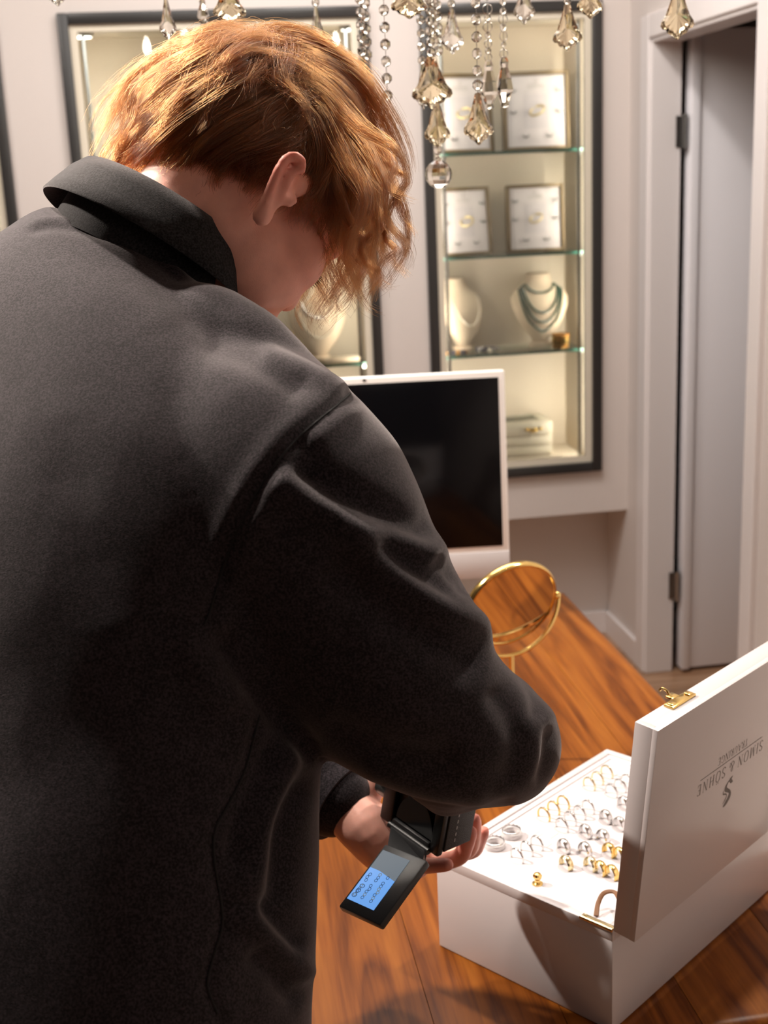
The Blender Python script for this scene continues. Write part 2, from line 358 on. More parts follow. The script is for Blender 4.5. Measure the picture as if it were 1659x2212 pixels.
# ring display frames
def ring_mb(R, r, n=20, m=7, arc=(0, 2*math.pi), wide=1.0):
    q = MB(); full = abs(arc[1]-arc[0]-2*math.pi) < 1e-6
    A = np.linspace(arc[0], arc[1], n, endpoint=not full)
    P = np.array([(R*math.cos(t), R*math.sin(t), 0) for t in A])
    rg = [[(p[0]+r*math.cos(k)*math.cos(t), p[1]+r*math.cos(k)*math.sin(t), r*wide*math.sin(k)) for k in np.linspace(0, 2*math.pi, m, endpoint=False)] for p, t in zip(P, A)]
    return q.rings(rg, cap=not full, closed=full)
def display_frame(label):
    t = thing('ring_display_frame', label, 'display', V(0, 0, 0), 'ring display frames in the narrow cabinet'); w, h = .088, .2
    part('frame', (lambda q: q.box((-w, -.012, 0), (-w+.010, .02, h), bev=.002).box((w-.010, -.012, 0), (w, .02, h), bev=.002).box((-w+.01, -.012, 0), (w-.01, .02, .008), bev=.002).box((-w+.01, -.012, h-.010), (w-.01, .02, h), bev=.002))(MB()), M_bronze, t)
    cd = part('card', MB().box((-w+.008, -.004, .006), (w-.008, .012, h-.008)), M_card, t, smooth=False)
    part('inset_picture', MB().box((-.033, -.0048, .055), (.033, -.004, .142)), M_inset, cd, smooth=False)
    Mx = frame(V(0, -.019, .098), unit(V(.86, 0, .5)), unit(V(-.22, .85, .48)), np.cross(unit(V(.86, 0, .5)), unit(V(-.22, .85, .48))))
    part('printed_ring', (lambda q: q.add(*ring_mb(.020, .0026, 28, 7, wide=1.3).data(), M=Mx))(MB()), M_printgold, cd)
    lt = MB(); lt.box((-.024, -.0052, .158), (.024, -.004, .1605)); lt.box((-.033, -.0052, .148), (.033, -.004, .149))
    for k in range(9): lt.box((-.021+k*.005, -.0052, .164), (-.018+k*.005, -.004, .1675))
    lt.add(*ring_mb(.004, .0009, 14, 5).data(), M=frame(V(0, -.005, .176), V(1, 0, 0), V(0, 0, 1), V(0, -1, 0)))
    part('lettering', lt, M_grey, cd, smooth=False)
    for x, z in ((-.062, .152), (.062, .152), (-.062, .098), (.062, .098), (-.03, .036), (.034, .036)):
        q = MB().add(*ring_mb(.0085, .0014, 12, 6, (math.pi*1.05, math.pi*1.95), 1.8).data(), M=frame(V(x, -.007, z+.004), V(1, 0, 0), V(0, .3, .95), V(0, -.95, .3)))
        part('sample_ring', q, M_steel, cd)
    return t
def zrot(p, a): return frame(np.asarray(p), V(math.cos(a), math.sin(a), 0), V(-math.sin(a), math.cos(a), 0), V(0, 0, 1))
def tilt(p, a, tl=-.10, s=1.0):
    M = zrot(p, a); c, sn = math.cos(tl), math.sin(tl); Rx = np.eye(4); Rx[1:3, 1:3] = [[c, -sn], [sn, c]]; M = M@Rx; M[:3, :3] *= s; return M
def shelf_pt(x, y, z): return on_plane(x, y, V(0, 0, z), V(0, 0, 1))
d0 = display_frame('white ring display in bronze frame, on upper shelf nearer the door')
def setM(o, M): o.matrix_world = Matrix(M.tolist()); FR[o.name] = M
ys = YB+.115
def at_y(x, y, Y): return on_plane(x, y, V(0, Y, 0), V(0, 1, 0))
p = at_y(1160, 322, ys); setM(d0, tilt((p[0], ys, SH[0]+.001), -.08, s=1.2))
p = at_y(1010, 325, ys); dup(d0, tilt((p[0]-.012, ys, SH[0]+.001), .28, s=1.2), 'white ring display in bronze frame, behind the hanging crystals on upper shelf')
p = at_y(1158, 545, ys); dup(d0, tilt((p[0], ys, SH[1]+.001), -.08, s=1.06), 'white ring display in bronze frame, on second shelf nearer the door')
p = at_y(1015, 550, ys); dup(d0, tilt((p[0]-.012, ys, SH[1]+.001), .28, s=1.06), 'white ring display in bronze frame, on second shelf beside the glass ball')

# necklace busts
BUST_PROF = [  # z, half width x, half depth y, y offset
        (0.000, .034, .026, 0), (.012, .034, .026, 0), (.016, .022, .018, 0), (.030, .030, .020, -.004), (.055, .050, .026, -.006), (.085, .068, .030, -.004), (.115, .080, .032, .002),
        (.140, .083, .031, .010), (.158, .074, .029, .017), (.172, .052, .026, .023), (.182, .040, .025, .027), (.196, .036, .025, .030), (.206, .037, .026, .032), (.209, .030, .020, .033)]
def bust_parts(t, M):
    prof = BUST_PROF
    R = [[(a*math.cos(q), yo+b*math.sin(q), z) for q in np.linspace(0, 2*math.pi, 28, endpoint=False)] for z, a, b, yo in prof]
    q = MB().rings(R); return part('bust_form', q, M_linen, t, smooth=True, angle=60)
def bead_loop(cx, z0, w, drop, y0, n, r):
    q = MB(); pz_ = [p_[0] for p_ in BUST_PROF]
    for k in range(n):                   # the strand lies on the front of the bust form
        a = math.pi*(k/(n-1)); z = z0-drop*math.sin(a)**1.1; ha, hb, hy = (np.interp(z, pz_, [p_[m] for p_ in BUST_PROF]) for m in (1, 2, 3))
        x = -min(w, ha*.97)*math.cos(a); y = hy-hb*math.sqrt(max(0, 1-(x/ha)**2))-r*1.15
        q.ell((x, y, z), r, nu=8, nv=5)
    return q
def bust(px, py, z, a, s, label, cab_y):
    p = at_y(px, py, cab_y); t = thing('necklace_bust', label, 'display', tilt((p[0], cab_y, z+.001), a, 0, s)); bust_parts(t, None); return t
bl = [bust(1168, 745, SH[2], -.05, 1.15, 'cream linen necklace bust wearing the green bead necklace', YB+.13),
      bust(1000, 755, SH[2], .62, 1.15, 'cream linen necklace bust turned aside beside the dark frame', YB+.13),
      bust(690, 765, 1.06, .1, 1.15, 'cream linen necklace bust in the wide cabinet below the face', YB+.13)]
def on_bust(name, b, loops, m, label, cat, r):
    t = thing(name, label, cat, FR[b.name].copy())
    for (w, z0, drop, y0, n) in loops: part('strand', bead_loop(0, z0, w, drop, y0, n, r), m, t)
    return t
on_bust('bead_necklace', bl[0], [(.050, .176, .075, -.002, 44), (.056, .172, .098, .000, 52), (.062, .168, .120, .002, 60), (.040, .178, .022, .004, 26)], M_jade, 'dark green bead necklace wound in loops round the facing bust', 'necklace', .0034)
on_bust('pearl_necklace', bl[1], [(.055, .165, .09, -.002, 46)], M_pearl, 'fine pale pearl necklace on the turned bust', 'necklace', .0024)
on_bust('silver_necklace', bl[2], [(.046, .174, .05, -.002, 40)], M_steel, 'short silver chain on the bust below the face', 'necklace', .0030)
on_bust('pearl_necklace', bl[2], [(.060, .168, .10, .000, 56)], M_pearl, 'longer pale pearl strand on the bust below the face', 'necklace', .0026)
# small pieces on the lower shelf
p = at_y(1211, 752, YB+.07); t = thing('gold_cuff', 'wide amber and gold cuff bracelet beside the green bead bust', 'bracelet', zrot((p[0], YB+.07, SH[2]+.001), .3))
part('band', MB().lathe([(.024, 0), (.0255, .002), (.028, .022), (.029, .046), (.0265, .047), (.0255, .022), (.0225, .002)], 12, cap=False), M_amber, t, angle=20)
part('inlay', MB().lathe([(.0272, .014), (.0292, .02), (.0298, .03), (.0296, .036), (.0288, .037)], 12, cap=False), M_gold, t, angle=20)
p = at_y(1052, 752, YB+.09); t = thing('stone_bracelet', 'dark blue and silver stone bracelet in the middle of the lower shelf', 'bracelet', zrot((p[0], YB+.09, SH[2]+.001), .2))
for k in range(14):
    a = 2*math.pi*k/14; part('bead', MB().ell((.034*math.cos(a), .026*math.sin(a), .009), (.0075, .0075, .008), nu=8, nv=6), M_dark if k % 4 else M_steel, t)
part('charm', MB().ell((-.004, -.035, .008), .0085, nu=10, nv=6), M_pearl, t)
p = at_y(985, 762, YB+.075); t = thing('dark_bead_bracelet', 'dark bead bracelet lying flat before the turned bust', 'bracelet', zrot((p[0], YB+.075, SH[2]+.001), .1))
for k in range(16):
    a = 2*math.pi*k/16; part('bead', MB().ell((.036*math.cos(a), .024*math.sin(a), .006), .006, nu=8, nv=6), (M_dark, M_amber)[k % 3 == 0], t)
p = at_y(735, 775, YB+.09); t = thing('necklace_tray', 'low cream tray with pearls below the bust in the wide cabinet', 'tray', zrot((p[0], YB+.09, 1.061), .1))
part('tray_base', MB().box((-.06, -.035, 0), (.06, .035, .012), bev=.003), M_linen, t)
q = MB()
for k in range(18): q.ell((-.05+k*.006, -.02+.004*math.sin(k), .015), .003, nu=6, nv=4)
part('pearl_row', q, M_pearl, t)
# jewellery box at the bottom of the narrow cabinet
p = at_y(1194, 982, YB+.088); bw, bd = .26, .145
t = thing('jewellery_box', 'cream stacked-drawer jewellery box with gold clasp behind the monitor', 'box', zrot((p[0]-bw/2, YB+.088, CZ0+FWD+.013), 0))
part('case', MB().box((-bw/2, .012, 0), (bw/2, bd, .108), bev=.002), M_creamlight, t)
for k, (z0, z1) in enumerate(((.003, .032), (.037, .066))):
    dr = part('drawer', MB().box((-bw/2+.001, 0, z0), (bw/2-.001, .03, z1), bev=.002), M_creamlight, t)
ld = part('lid', MB().box((-bw/2, -.002, .071), (bw/2, bd, .112), bev=.003), M_creamlight, t)
part('clasp', MB().box((.035, -.008, .088), (.092, -.002, .096), bev=.002).ell((.062, -.006, .088), (.014, .005, .009)).ell((.040, -.006, .092), (.007, .004, .006)).ell((.087, -.006, .092), (.007, .004, .006)), M_gold, ld)
part('glass_window', MB().box((-bw/2+.03, .025, .112), (bw/2-.035, bd-.02, .114)), M_shelf, ld, smooth=False)
part('window_frame', MB().box((-bw/2+.005, .004, .112), (bw/2-.005, .025, .117)).box((bw/2-.035, .025, .112), (bw/2-.005, bd-.02, .117)).box((-bw/2+.005, bd-.02, .112), (bw/2-.005, bd-.004, .117)), M_creamlight, ld, smooth=False)

# ---------------------------------------------------------------- table
TZ = .75; TX0, TX1, TY0, TY1 = -.36, .742, 1.058, 2.476
tb = thing('wooden_table', 'reddish-brown rosewood table with thick rounded edge under the white case', 'table', V((TX0+TX1)/2, (TY0+TY1)/2, 0))
n = 8; wpl = (TX1-TX0)/n
for i in range(n):
    a = TX0+i*wpl; b = a+wpl
    bv = MB(); x0, x1 = a+.0004, b-.0004
    # rounded outer edges
    bx = bmesh.new(); bmesh.ops.create_cube(bx, size=1)
    for q in bx.verts: q.co = Vector(((x0+x1)/2+(x1-x0)*q.co.x, (TY0+TY1)/2+(TY1-TY0)*q.co.y, TZ-.0225+.045*q.co.z))
    ed = [e for e in bx.edges if all(abs(q.co.y-TY0) < 1e-5 for q in e.verts) and abs(e.verts[0].co.z-e.verts[1].co.z) < 1e-5 or all(abs(q.co.y-TY1) < 1e-5 for q in e.verts) and abs(e.verts[0].co.z-e.verts[1].co.z) < 1e-5]
    if i == n-1: ed += [e for e in bx.edges if all(abs(q.co.x-x1) < 1e-5 for q in e.verts) and abs(e.verts[0].co.y-e.verts[1].co.y) > .1]
    if i == 0: ed += [e for e in bx.edges if all(abs(q.co.x-x0) < 1e-5 for q in e.verts) and abs(e.verts[0].co.y-e.verts[1].co.y) > .1]
    ot = [e for e in bx.edges if e not in ed and abs(e.verts[0].co.y-e.verts[1].co.y) > .1 and e.verts[0].co.z > TZ-.001]
    bmesh.ops.bevel(bx, geom=ed, offset=.018, segments=5, affect='EDGES', profile=.5)
    bx.verts.index_update(); bv.add([tuple(q.co) for q in bx.verts], [[q.index for q in f.verts] for f in bx.faces]); bx.free()
    part('plank', bv, M_table, tb, world=True, angle=40)
for sx, sy in ((TX0+.09, TY0+.16), (TX1-.09, TY0+.16), (TX0+.09, TY1-.12), (TX1-.09, TY1-.12)):
    part('leg', MB().box((sx-.04, sy-.04, 0), (sx+.04, sy+.04, TZ-.0455), bev=.006), M_table, tb, world=True)
for y_ in (TY0+.13, TY1-.11): part('apron', MB().box((TX0+.06, y_, TZ-.12), (TX1-.06, y_+.02, TZ-.0455)), M_table, tb, world=True, smooth=False)

# ---------------------------------------------------------------- monitor
mon_d = 2.50
c = at(1101, 1188, mon_d); xr = unit(V(math.cos(-.10), math.sin(-.10), 0))
tl_ = .06; zu = unit(V(0, 0, math.cos(tl_))+math.sin(tl_)*V(.1, 1, 0)); nn = np.cross(xr, zu)
px_top = project(c+zu*.36)
mw, mh = .547, .36
Mm = frame(c, xr, -np.cross(xr, zu)*-1, zu); Mm[:3, 1] = np.cross(zu, xr)
mo = thing('monitor', 'slim white-bezel all-in-one computer with a dark screen on the table', 'computer', Mm)
part('housing', MB().box((-mw, 0, -.055), (0, .011, mh), bev=.005, seg=3), M_white, mo)
part('screen', MB().box((-mw+.013, -.0012, .010), (-.013, .002, mh-.014), bev=.0006), M_screen, mo)
part('chin', MB().box((-mw+.001, -.0014, -.054), (-.001, .002, -.001), bev=.0006), M_chin, mo)
part('webcam', MB().lathe([(.0001, 0), (.0032, 0), (.0032, .0006), (.0001, .0008)], 14, M=frame(V(-mw/2, -.0002, mh-.0068), V(1, 0, 0), V(0, 0, 1), V(0, -1, 0))), M_blackgloss, mo)
low = (Mm@np.array([0, 0, -.055, 1]))[2]
stb = MB(); sxm = -mw/2
stb.box((sxm-.06, .012, -.05), (sxm+.06, .017, .10), bev=.001)
part('stand_neck', stb, M_chin, mo)
iv = np.linalg.inv(Mm)
foot_c = (Mm@np.array([sxm, .06, 0, 1]))[:3]
neck = MB(); A = (Mm@np.array([sxm, .016, .0, 1]))[:3]; Bp = V(A[0], A[1]+.03, TZ+.012)
neck.box((-.06, -.003, 0), (.06, .003, 1), M=frame(V(A[0], A[1]+.012, TZ+.004), xr, np.cross(V(0, 0, 1), xr), V(0, 0, max(.02, A[2]-TZ))))
part('stand', neck, M_chin, mo, world=True)
part('foot', MB().box((-.065, -.07, 0), (.065, .07, .005), M=frame(V(A[0], A[1]+.015, TZ+.0005), xr, np.cross(V(0, 0, 1), xr), V(0, 0, 1)), bev=.001), M_chin, mo, world=True)

# ---------------------------------------------------------------- vanity mirror
md = 1.86; mc = at(1103, 1304, md); mrad = .072
nrm = unit(unit(V(.60, 1.62, TZ)-mc)-unit(mc-CO)) ; mxx = unit(np.cross(nrm, V(0, 0, 1))); myy = np.cross(nrm, mxx)
if myy[2] < 0: mxx, myy = -mxx, -myy
vm = thing('vanity_mirror', 'round gold-rimmed vanity mirror on a gold fork stand on the table', 'mirror', V(mc[0], mc[1], TZ))
MF = frame(mc, mxx, myy, np.cross(mxx, myy))
if np.dot(MF[:3, 2], nrm) < 0: MF[:3, 0] *= -1; MF[:3, 2] *= -1
part('mirror_glass', MB().lathe([(mrad-.002, .002), (mrad-.002, .0045), (.0005, .0046)], 64, M=MF), M_mirror, vm, world=True, smooth=False)
part('rim', MB().add(*ring_mb(mrad, .0035, 72, 10, wide=2.0).data(), M=MF), M_gold, vm, world=True)
sidev = unit(MF[:3, 0]*(1 if MF[:3, 0]@CR > 0 else -1)); dn = V(0, 0, -1)
arm = []
Rf = mrad+.010
for a in np.linspace(-.02, math.pi+.02, 40):
    arm.append(mc+Rf*(math.cos(a)*sidev+math.sin(a)*unit(dn+.0*nrm)))
part('fork', MB().tube(arm, .0032, 10), M_gold, vm, world=True)
for s_ in (-1, 1): part('pivot', MB().ell(mc+s_*sidev*(mrad+.007), .006), M_gold, vm, world=True)
bz = mc[2]-Rf
part('stem', MB().lathe([(.004, bz-TZ), (.004, .02), (.007, .014), (.045, .008), (.048, .004), (.048, .0005)], 40), M_gold, vm)

# ---------------------------------------------------------------- ring case with lid and tray
BY = .9103; E1 = V(math.cos(BY), -math.sin(BY), 0); E2 = V(math.sin(BY), math.cos(BY), 0); L1, L2, HB = .2386, .3489, .1194
PA = V(.2238, 1.2669, TZ+.0006)
MC = frame(PA, E1, E2, V(0, 0, 1))       # local: x along the front edge to the hinge side, y along the length, z up
rc = thing('ring_case', 'white lacquered ring presentation case with lid raised, standing on the table', 'case', MC)
bt = .010
part('case_body', MB().box((0, 0, 0), (L1, L2, HB-.012), bev=.0015), M_boxwhite, rc)
part('case_rim', (lambda q: q.box((0, 0, HB-.0135), (L1, bt, HB), bev=.0015).box((0, L2-bt, HB-.0135), (L1, L2, HB), bev=.0015).box((0, bt-.001, HB-.0135), (bt, L2-bt+.001, HB), bev=.0015).box((L1-bt, bt-.001, HB-.0135), (L1, L2-bt+.001, HB), bev=.0015))(MB()), M_boxwhite, rc)
tray = part('tray', MB().box((bt, bt, HB-.013), (L1-bt, L2-bt, HB-.0035), bev=.0008), M_tray, rc)
TRZ = HB-.0035
part('tray_lip', (lambda q: q.box((bt, bt, TRZ-.002), (L1-bt, bt+.008, TRZ+.0015), bev=.001).box((bt, L2-bt-.008, TRZ-.002), (L1-bt, L2-bt, TRZ+.0015), bev=.001).box((bt, bt+.008, TRZ-.002), (bt+.008, L2-bt-.008, TRZ+.0015), bev=.001))(MB()), M_tray, tray)
iMC = np.linalg.inv(MC)
def tray_pt(x, y, dz=0.0):
    w = on_plane(x, y, PA+V(0, 0, TRZ+dz), V(0, 0, 1)); return (iMC@np.append(w, 1))[:3]
k0 = tray_pt(1161, 1909)
part('knob', MB().lathe([(.0062, 0), (.0058, .0014), (.003, .003), (.0028, .005), (.0048, .0075), (.0052, .010), (.0035, .0125), (.0005, .0132)], 20, M=frame(V(k0[0], k0[1], TRZ), V(1, 0, 0), V(0, 1, 0), V(0, 0, 1))), M_gold, tray, label='polished gold lifting knob')
# lid: hinged on the x = L1 side
th = .0255
def lid_angle():
    best = None
    for a in np.linspace(1.2, 2.6, 281):
        P = (MC@np.array([L1-.238*math.cos(math.pi-a)*-1*-1, 0, 0, 1]))
        loc = V(L1, 0, HB)+L1*V(math.cos(math.pi-a), 0, math.sin(math.pi-a))
        x, y, z = project((MC@np.append(loc, 1))[:3]); e = (x-1373)**2+(y-1553)**2
        if best is None or e < best[0]: best = (e, a, x, y)
    return best
_b = lid_angle(); AL = math.pi-_b[1]
dx = V(math.cos(AL), 0, math.sin(AL)); nx = V(math.sin(AL), 0, -math.cos(AL))   # along the lid from the hinge, outward normal
ML = frame(V(L1+.0006, 0, HB+.0004), dx, V(0, 1, 0), np.cross(dx, V(0, 1, 0)))
zs = 1 if np.dot(ML[:3, 2], nx) > 0 else -1
def lb(q, lo, hi, bev=0):  # box in lid coordinates: x away from hinge, y along the length, z outward
    lo = list(lo); hi = list(hi)
    if zs < 0: lo[2], hi[2] = -hi[2], -lo[2]
    return q.box(lo, hi, M=ML, bev=bev)
ld = part('lid', lb(MB(), (0, 0, th-.006), (L1, L2, th), .0004), M_boxwhite, rc)
q = MB()
lb(q, (0, 0, 0), (L1, .008, th-.0058), .0004); lb(q, (0, L2-.008, 0), (L1, L2, th-.0058), .0004); lb(q, (0, .007, 0), (.008, L2-.007, th-.0058), .0004); lb(q, (L1-.008, .007, 0), (L1, L2-.007, th-.0058), .0004)
part('lid_rim', q, M_boxwhite, ld)
q = MB(); lb(q, (L1-.001, .048, .002), (L1+.0026, .092, .013), .0008); lb(q, (L1+.001, .050, .004), (L1+.0038, .058, .011), .001); lb(q, (L1+.001, .082, .004), (L1+.0038, .090, .011), .001); lb(q, (L1+.0005, .064, -.006), (L1+.003, .076, .003), .0008)
part('latch', q, M_gold, ld)
Pq = [(ML@np.array([L1+.002, .070, zs*(-.005), 1]))[:3]+V(0, 0, 1)*0+a for a in (V(0, 0, 0), V(-.003, 0, .004), V(-.008, 0, .005), V(-.011, 0, .002))]
part('latch_hook', MB().tube(catmull(Pq, 4), .0013, 8), M_gold, ld)
part('catch', MB().box((-.0022, L2*.66, HB-.012), (.0, L2*.66+.03, HB-.003), bev=.0006).ell((-.003, L2*.66+.015, HB-.006), (.003, .006, .003)), M_gold, rc)
# hinge plates and the leather stay at the near corner
part('hinge', MB().box((L1-.040, .0005, HB-.001), (L1-.001, .0075, HB+.0012), bev=.0005).tube([V(L1-.040, .0005, HB), V(L1-.0005, .0005, HB)], .0022, 10).ell((L1-.036, .004, HB+.0016), .0016), M_palegold, rc)
sp = [tray_pt(1288, 1984)+V(0, 0, .003), tray_pt(1292, 1968)+V(0, 0, .009), tray_pt(1305, 1958)+V(0, 0, .016), tray_pt(1330, 1958)+V(0, 0, .016), V(L1-.002, .022, HB+.014), V(L1+.001, .03, HB+.012)]
part('leather_stay', MB().tube(catmull(sp, 6), .0026, 8, flat=.45), M_strap, rc)
# lettering on the outside of the lid (upside down while the lid is raised): serif stroke letters
GL = {  # strokes: (points, thick?) on a 1-high box; serifs are added to straight ends
    'S': (.56, [('c', [(.50, .80), (.42, .96), (.24, .98), (.08, .86), (.12, .66), (.30, .54), (.46, .42), (.52, .22), (.40, .04), (.20, .02), (.05, .18)], .085)]),
    'I': (.28, [('t', [(.14, 0), (.14, 1)], .10)]),
    'M': (.92, [('n', [(.12, 0), (.16, 1)], .04), ('t', [(.16, 1), (.44, .06)], .10), ('n', [(.44, .06), (.72, 1)], .04), ('t', [(.74, 1), (.80, 0)], .10)]),
    'O': (.78, [('c', [(.39, 1), (.16, .90), (.06, .5), (.16, .10), (.39, 0), (.62, .10), (.72, .5), (.62, .90), (.39, 1)], .075)]),
    'N': (.80, [('n', [(.12, 0), (.12, 1)], .04), ('t', [(.12, 1), (.66, .02)], .10), ('n', [(.66, 0), (.66, 1)], .04)]),
    '&': (.80, [('c', [(.74, .46), (.60, .18), (.40, .02), (.18, .04), (.07, .22), (.16, .44), (.36, .58), (.46, .76), (.38, .94), (.24, .92), (.20, .74), (.32, .50), (.54, .18), (.76, .02)], .065)]),
    'H': (.80, [('t', [(.14, 0), (.14, 1)], .10), ('n', [(.14, .5), (.64, .5)], .04), ('t', [(.64, 0), (.64, 1)], .10)]),
    'E': (.60, [('t', [(.13, 0), (.13, 1)], .10), ('n', [(.13, .98), (.52, .98)], .04), ('n', [(.13, .52), (.42, .52)], .04), ('n', [(.13, .02), (.54, .02)], .04), ('n', [(.52, .98), (.53, .80)], .04), ('n', [(.54, .02), (.56, .22)], .04)]),
    'T': (.64, [('t', [(.32, 0), (.32, 1)], .10), ('n', [(.04, .98), (.60, .98)], .04), ('n', [(.05, .98), (.03, .78)], .04), ('n', [(.59, .98), (.61, .78)], .04)]),
    'R': (.66, [('t', [(.13, 0), (.13, 1)], .10), ('c', [(.13, .98), (.40, .96), (.52, .78), (.42, .58), (.13, .52)], .065), ('t', [(.30, .52), (.64, 0)], .085)]),
    'A': (.76, [('n', [(.06, 0), (.36, 1)], .04), ('t', [(.38, 1), (.70, 0)], .10), ('n', [(.17, .36), (.56, .36)], .04)]),
    'U': (.76, [('t', [(.14, 1), (.14, .30)], .09), ('c', [(.14, .34), (.20, .10), (.38, .0), (.56, .10), (.62, .34)], .07), ('n', [(.62, .30), (.62, 1)], .045)]),
    'G': (.76, [('c', [(.66, .80), (.52, .97), (.34, .98), (.14, .86), (.06, .5), (.16, .12), (.38, .01), (.62, .10), (.64, .20)], .075), ('t', [(.63, .08), (.63, .44)], .085)]),
}
def text_mb(txt, size, track=.08, shear=.0):
    q = MB(); x = 0; out = []
    for ch in txt:
        if ch == ' ': x += .4; continue
        g = 'O' if ch == 'Ö' else ch
        w, st = GL[g]
        def put(P, wid):
            P = np.array(P, float)
            n_ = np.gradient(P, axis=0); n_ = np.array([unit((-b, a)) for a, b in n_]); wid = np.broadcast_to(np.asarray(wid), (len(P),))[:, None]
            a = P+n_*wid/2; b = P-n_*wid/2; k = len(P)
            v = np.vstack([a, b]); v = np.column_stack([v[:, 0]+x+shear*v[:, 1], v[:, 1]])
            top = np.column_stack([v*size, np.full(len(v), .0004)])
            q.add(top, [(i, i+1, k+i+1, k+i) for i in range(k-1)])
        for kind, P, wid in st:
            if kind == 'c':
                C = catmull(P, 6); t_ = np.gradient(C, axis=0); vert = np.abs(t_[:, 1])/np.maximum(1e-6, np.hypot(t_[:, 0], t_[:, 1])); put(C, wid*(.42+.75*vert))
            else:
                put(P, wid)
                for e in P:
                    if e[1] in (0, 1) and g not in 'E' or (g == 'E' and kind == 't'): put([(e[0]-.11, e[1]*.97+.015), (e[0]+.11, e[1]*.97+.015)], .03)
        if ch == 'Ö':
            for xx in (.27, .51): put([(xx-.045, 1.15), (xx+.045, 1.15)], .10)
        x += w+track
    return q, (x-track)*size
def lid_face(px, py):                     # point of the outer lid face in lid coordinates
    n_w = MC[:3, :3]@nx; p0 = (MC@np.append((ML@np.array([0, 0, zs*th, 1]))[:3], 1))[:3]
    w_ = on_plane(px, py, p0, n_w); l_ = (iMC@np.append(w_, 1)); l2 = np.linalg.inv(ML)@l_; return l2[:3]
pE = lid_face(1512, 1706); pS = lid_face(1648, 1612); pT = lid_face(1567, 1630); pT2 = lid_face(1618, 1595); pem = lid_face(1576, 1712); ptop = lid_face(1508, 1672)
lt = MB()
def place(q, width, x_base, y_end, z):   # text runs toward -y (seen upside down); cap tops point toward the hinge
    v, f = q.data(); X = x_base-v[:, 1]; Y = y_end+(width-v[:, 0]); Z = np.full(len(v), zs*(z+.0002))
    p4 = np.column_stack([X, Y, Z, np.ones(len(v))])@ML.T; lt.add(p4[:, :3], f)
cap = .0128; q, wd_ = text_mb('SIMON & SÖHNE', cap, .10); q, wd_ = text_mb('SIMON & SÖHNE', cap, .10+(.1445-wd_)/cap/12); y0_ = pE[1]-.0055; xb = pE[0]+cap*.5
place(q, wd_, xb, y0_, th)
lb(lt, (xb+.0045, y0_+.004, th), (xb+.0050, y0_+wd_-.004, th+.0003))
q, w2 = text_mb('TRAURINGE', .0088, .16); place(q, w2, xb+.0165, y0_+(wd_-w2)/2, th)
EM = MB()
def em_stroke(P, wid):
    P = catmull(P, 6); n_ = np.array([unit((-b, a)) for a, b in np.gradient(P, axis=0)]); k = len(P); wv = np.interp(np.linspace(0, 1, k), np.linspace(0, 1, len(wid)), wid)[:, None]
    a = P+n_*wv/2; b = P-n_*wv/2; EM.add(np.column_stack([np.vstack([a, b]), np.zeros(2*k)]), [(i, i+1, k+i+1, k+i) for i in range(k-1)])
em_stroke([(.50, .98), (.34, .90), (.16, .74), (.18, .56), (.36, .44), (.48, .34), (.44, .20), (.28, .10)], [.05, .16, .17, .10, .14, .16, .08, .02])
em_stroke([(.56, .86), (.44, .76), (.36, .64), (.44, .54), (.60, .48), (.62, .36)], [.02, .05, .03, .05, .06, .02])
em_stroke([(.10, .02), (.22, .10), (.16, .20), (.06, .24)], [.02, .12, .14, .02])
v, f = EM.data(); es = .034; yc = y0_+wd_/2
p4 = np.column_stack([xb-cap*1.45-v[:, 1]*es, yc+.3*es-v[:, 0]*es, np.full(len(v), zs*(th+.0002)), np.ones(len(v))])@ML.T; lt.add(p4[:, :3], f)
part('lettering', lt, M_print, ld, smooth=False, label='dark grey printed maker lettering and curled emblem, upside down')
# slots cut in the tray and printed price dashes
for x, y, ln in ((1198, 1806, .016), (1159, 1800, .012), (1165, 1806, .014), (1255, 1733, .016), (1300, 1750, .010), (1330, 1675, .016), (1187, 1826, .010)):
    p_ = tray_pt(x, y); part('slot', MB().box((p_[0]-.0004, p_[1]-ln/2, TRZ-.0001), (p_[0]+.0004, p_[1]+ln/2, TRZ+.0002)), M_grey, tray, smooth=False)

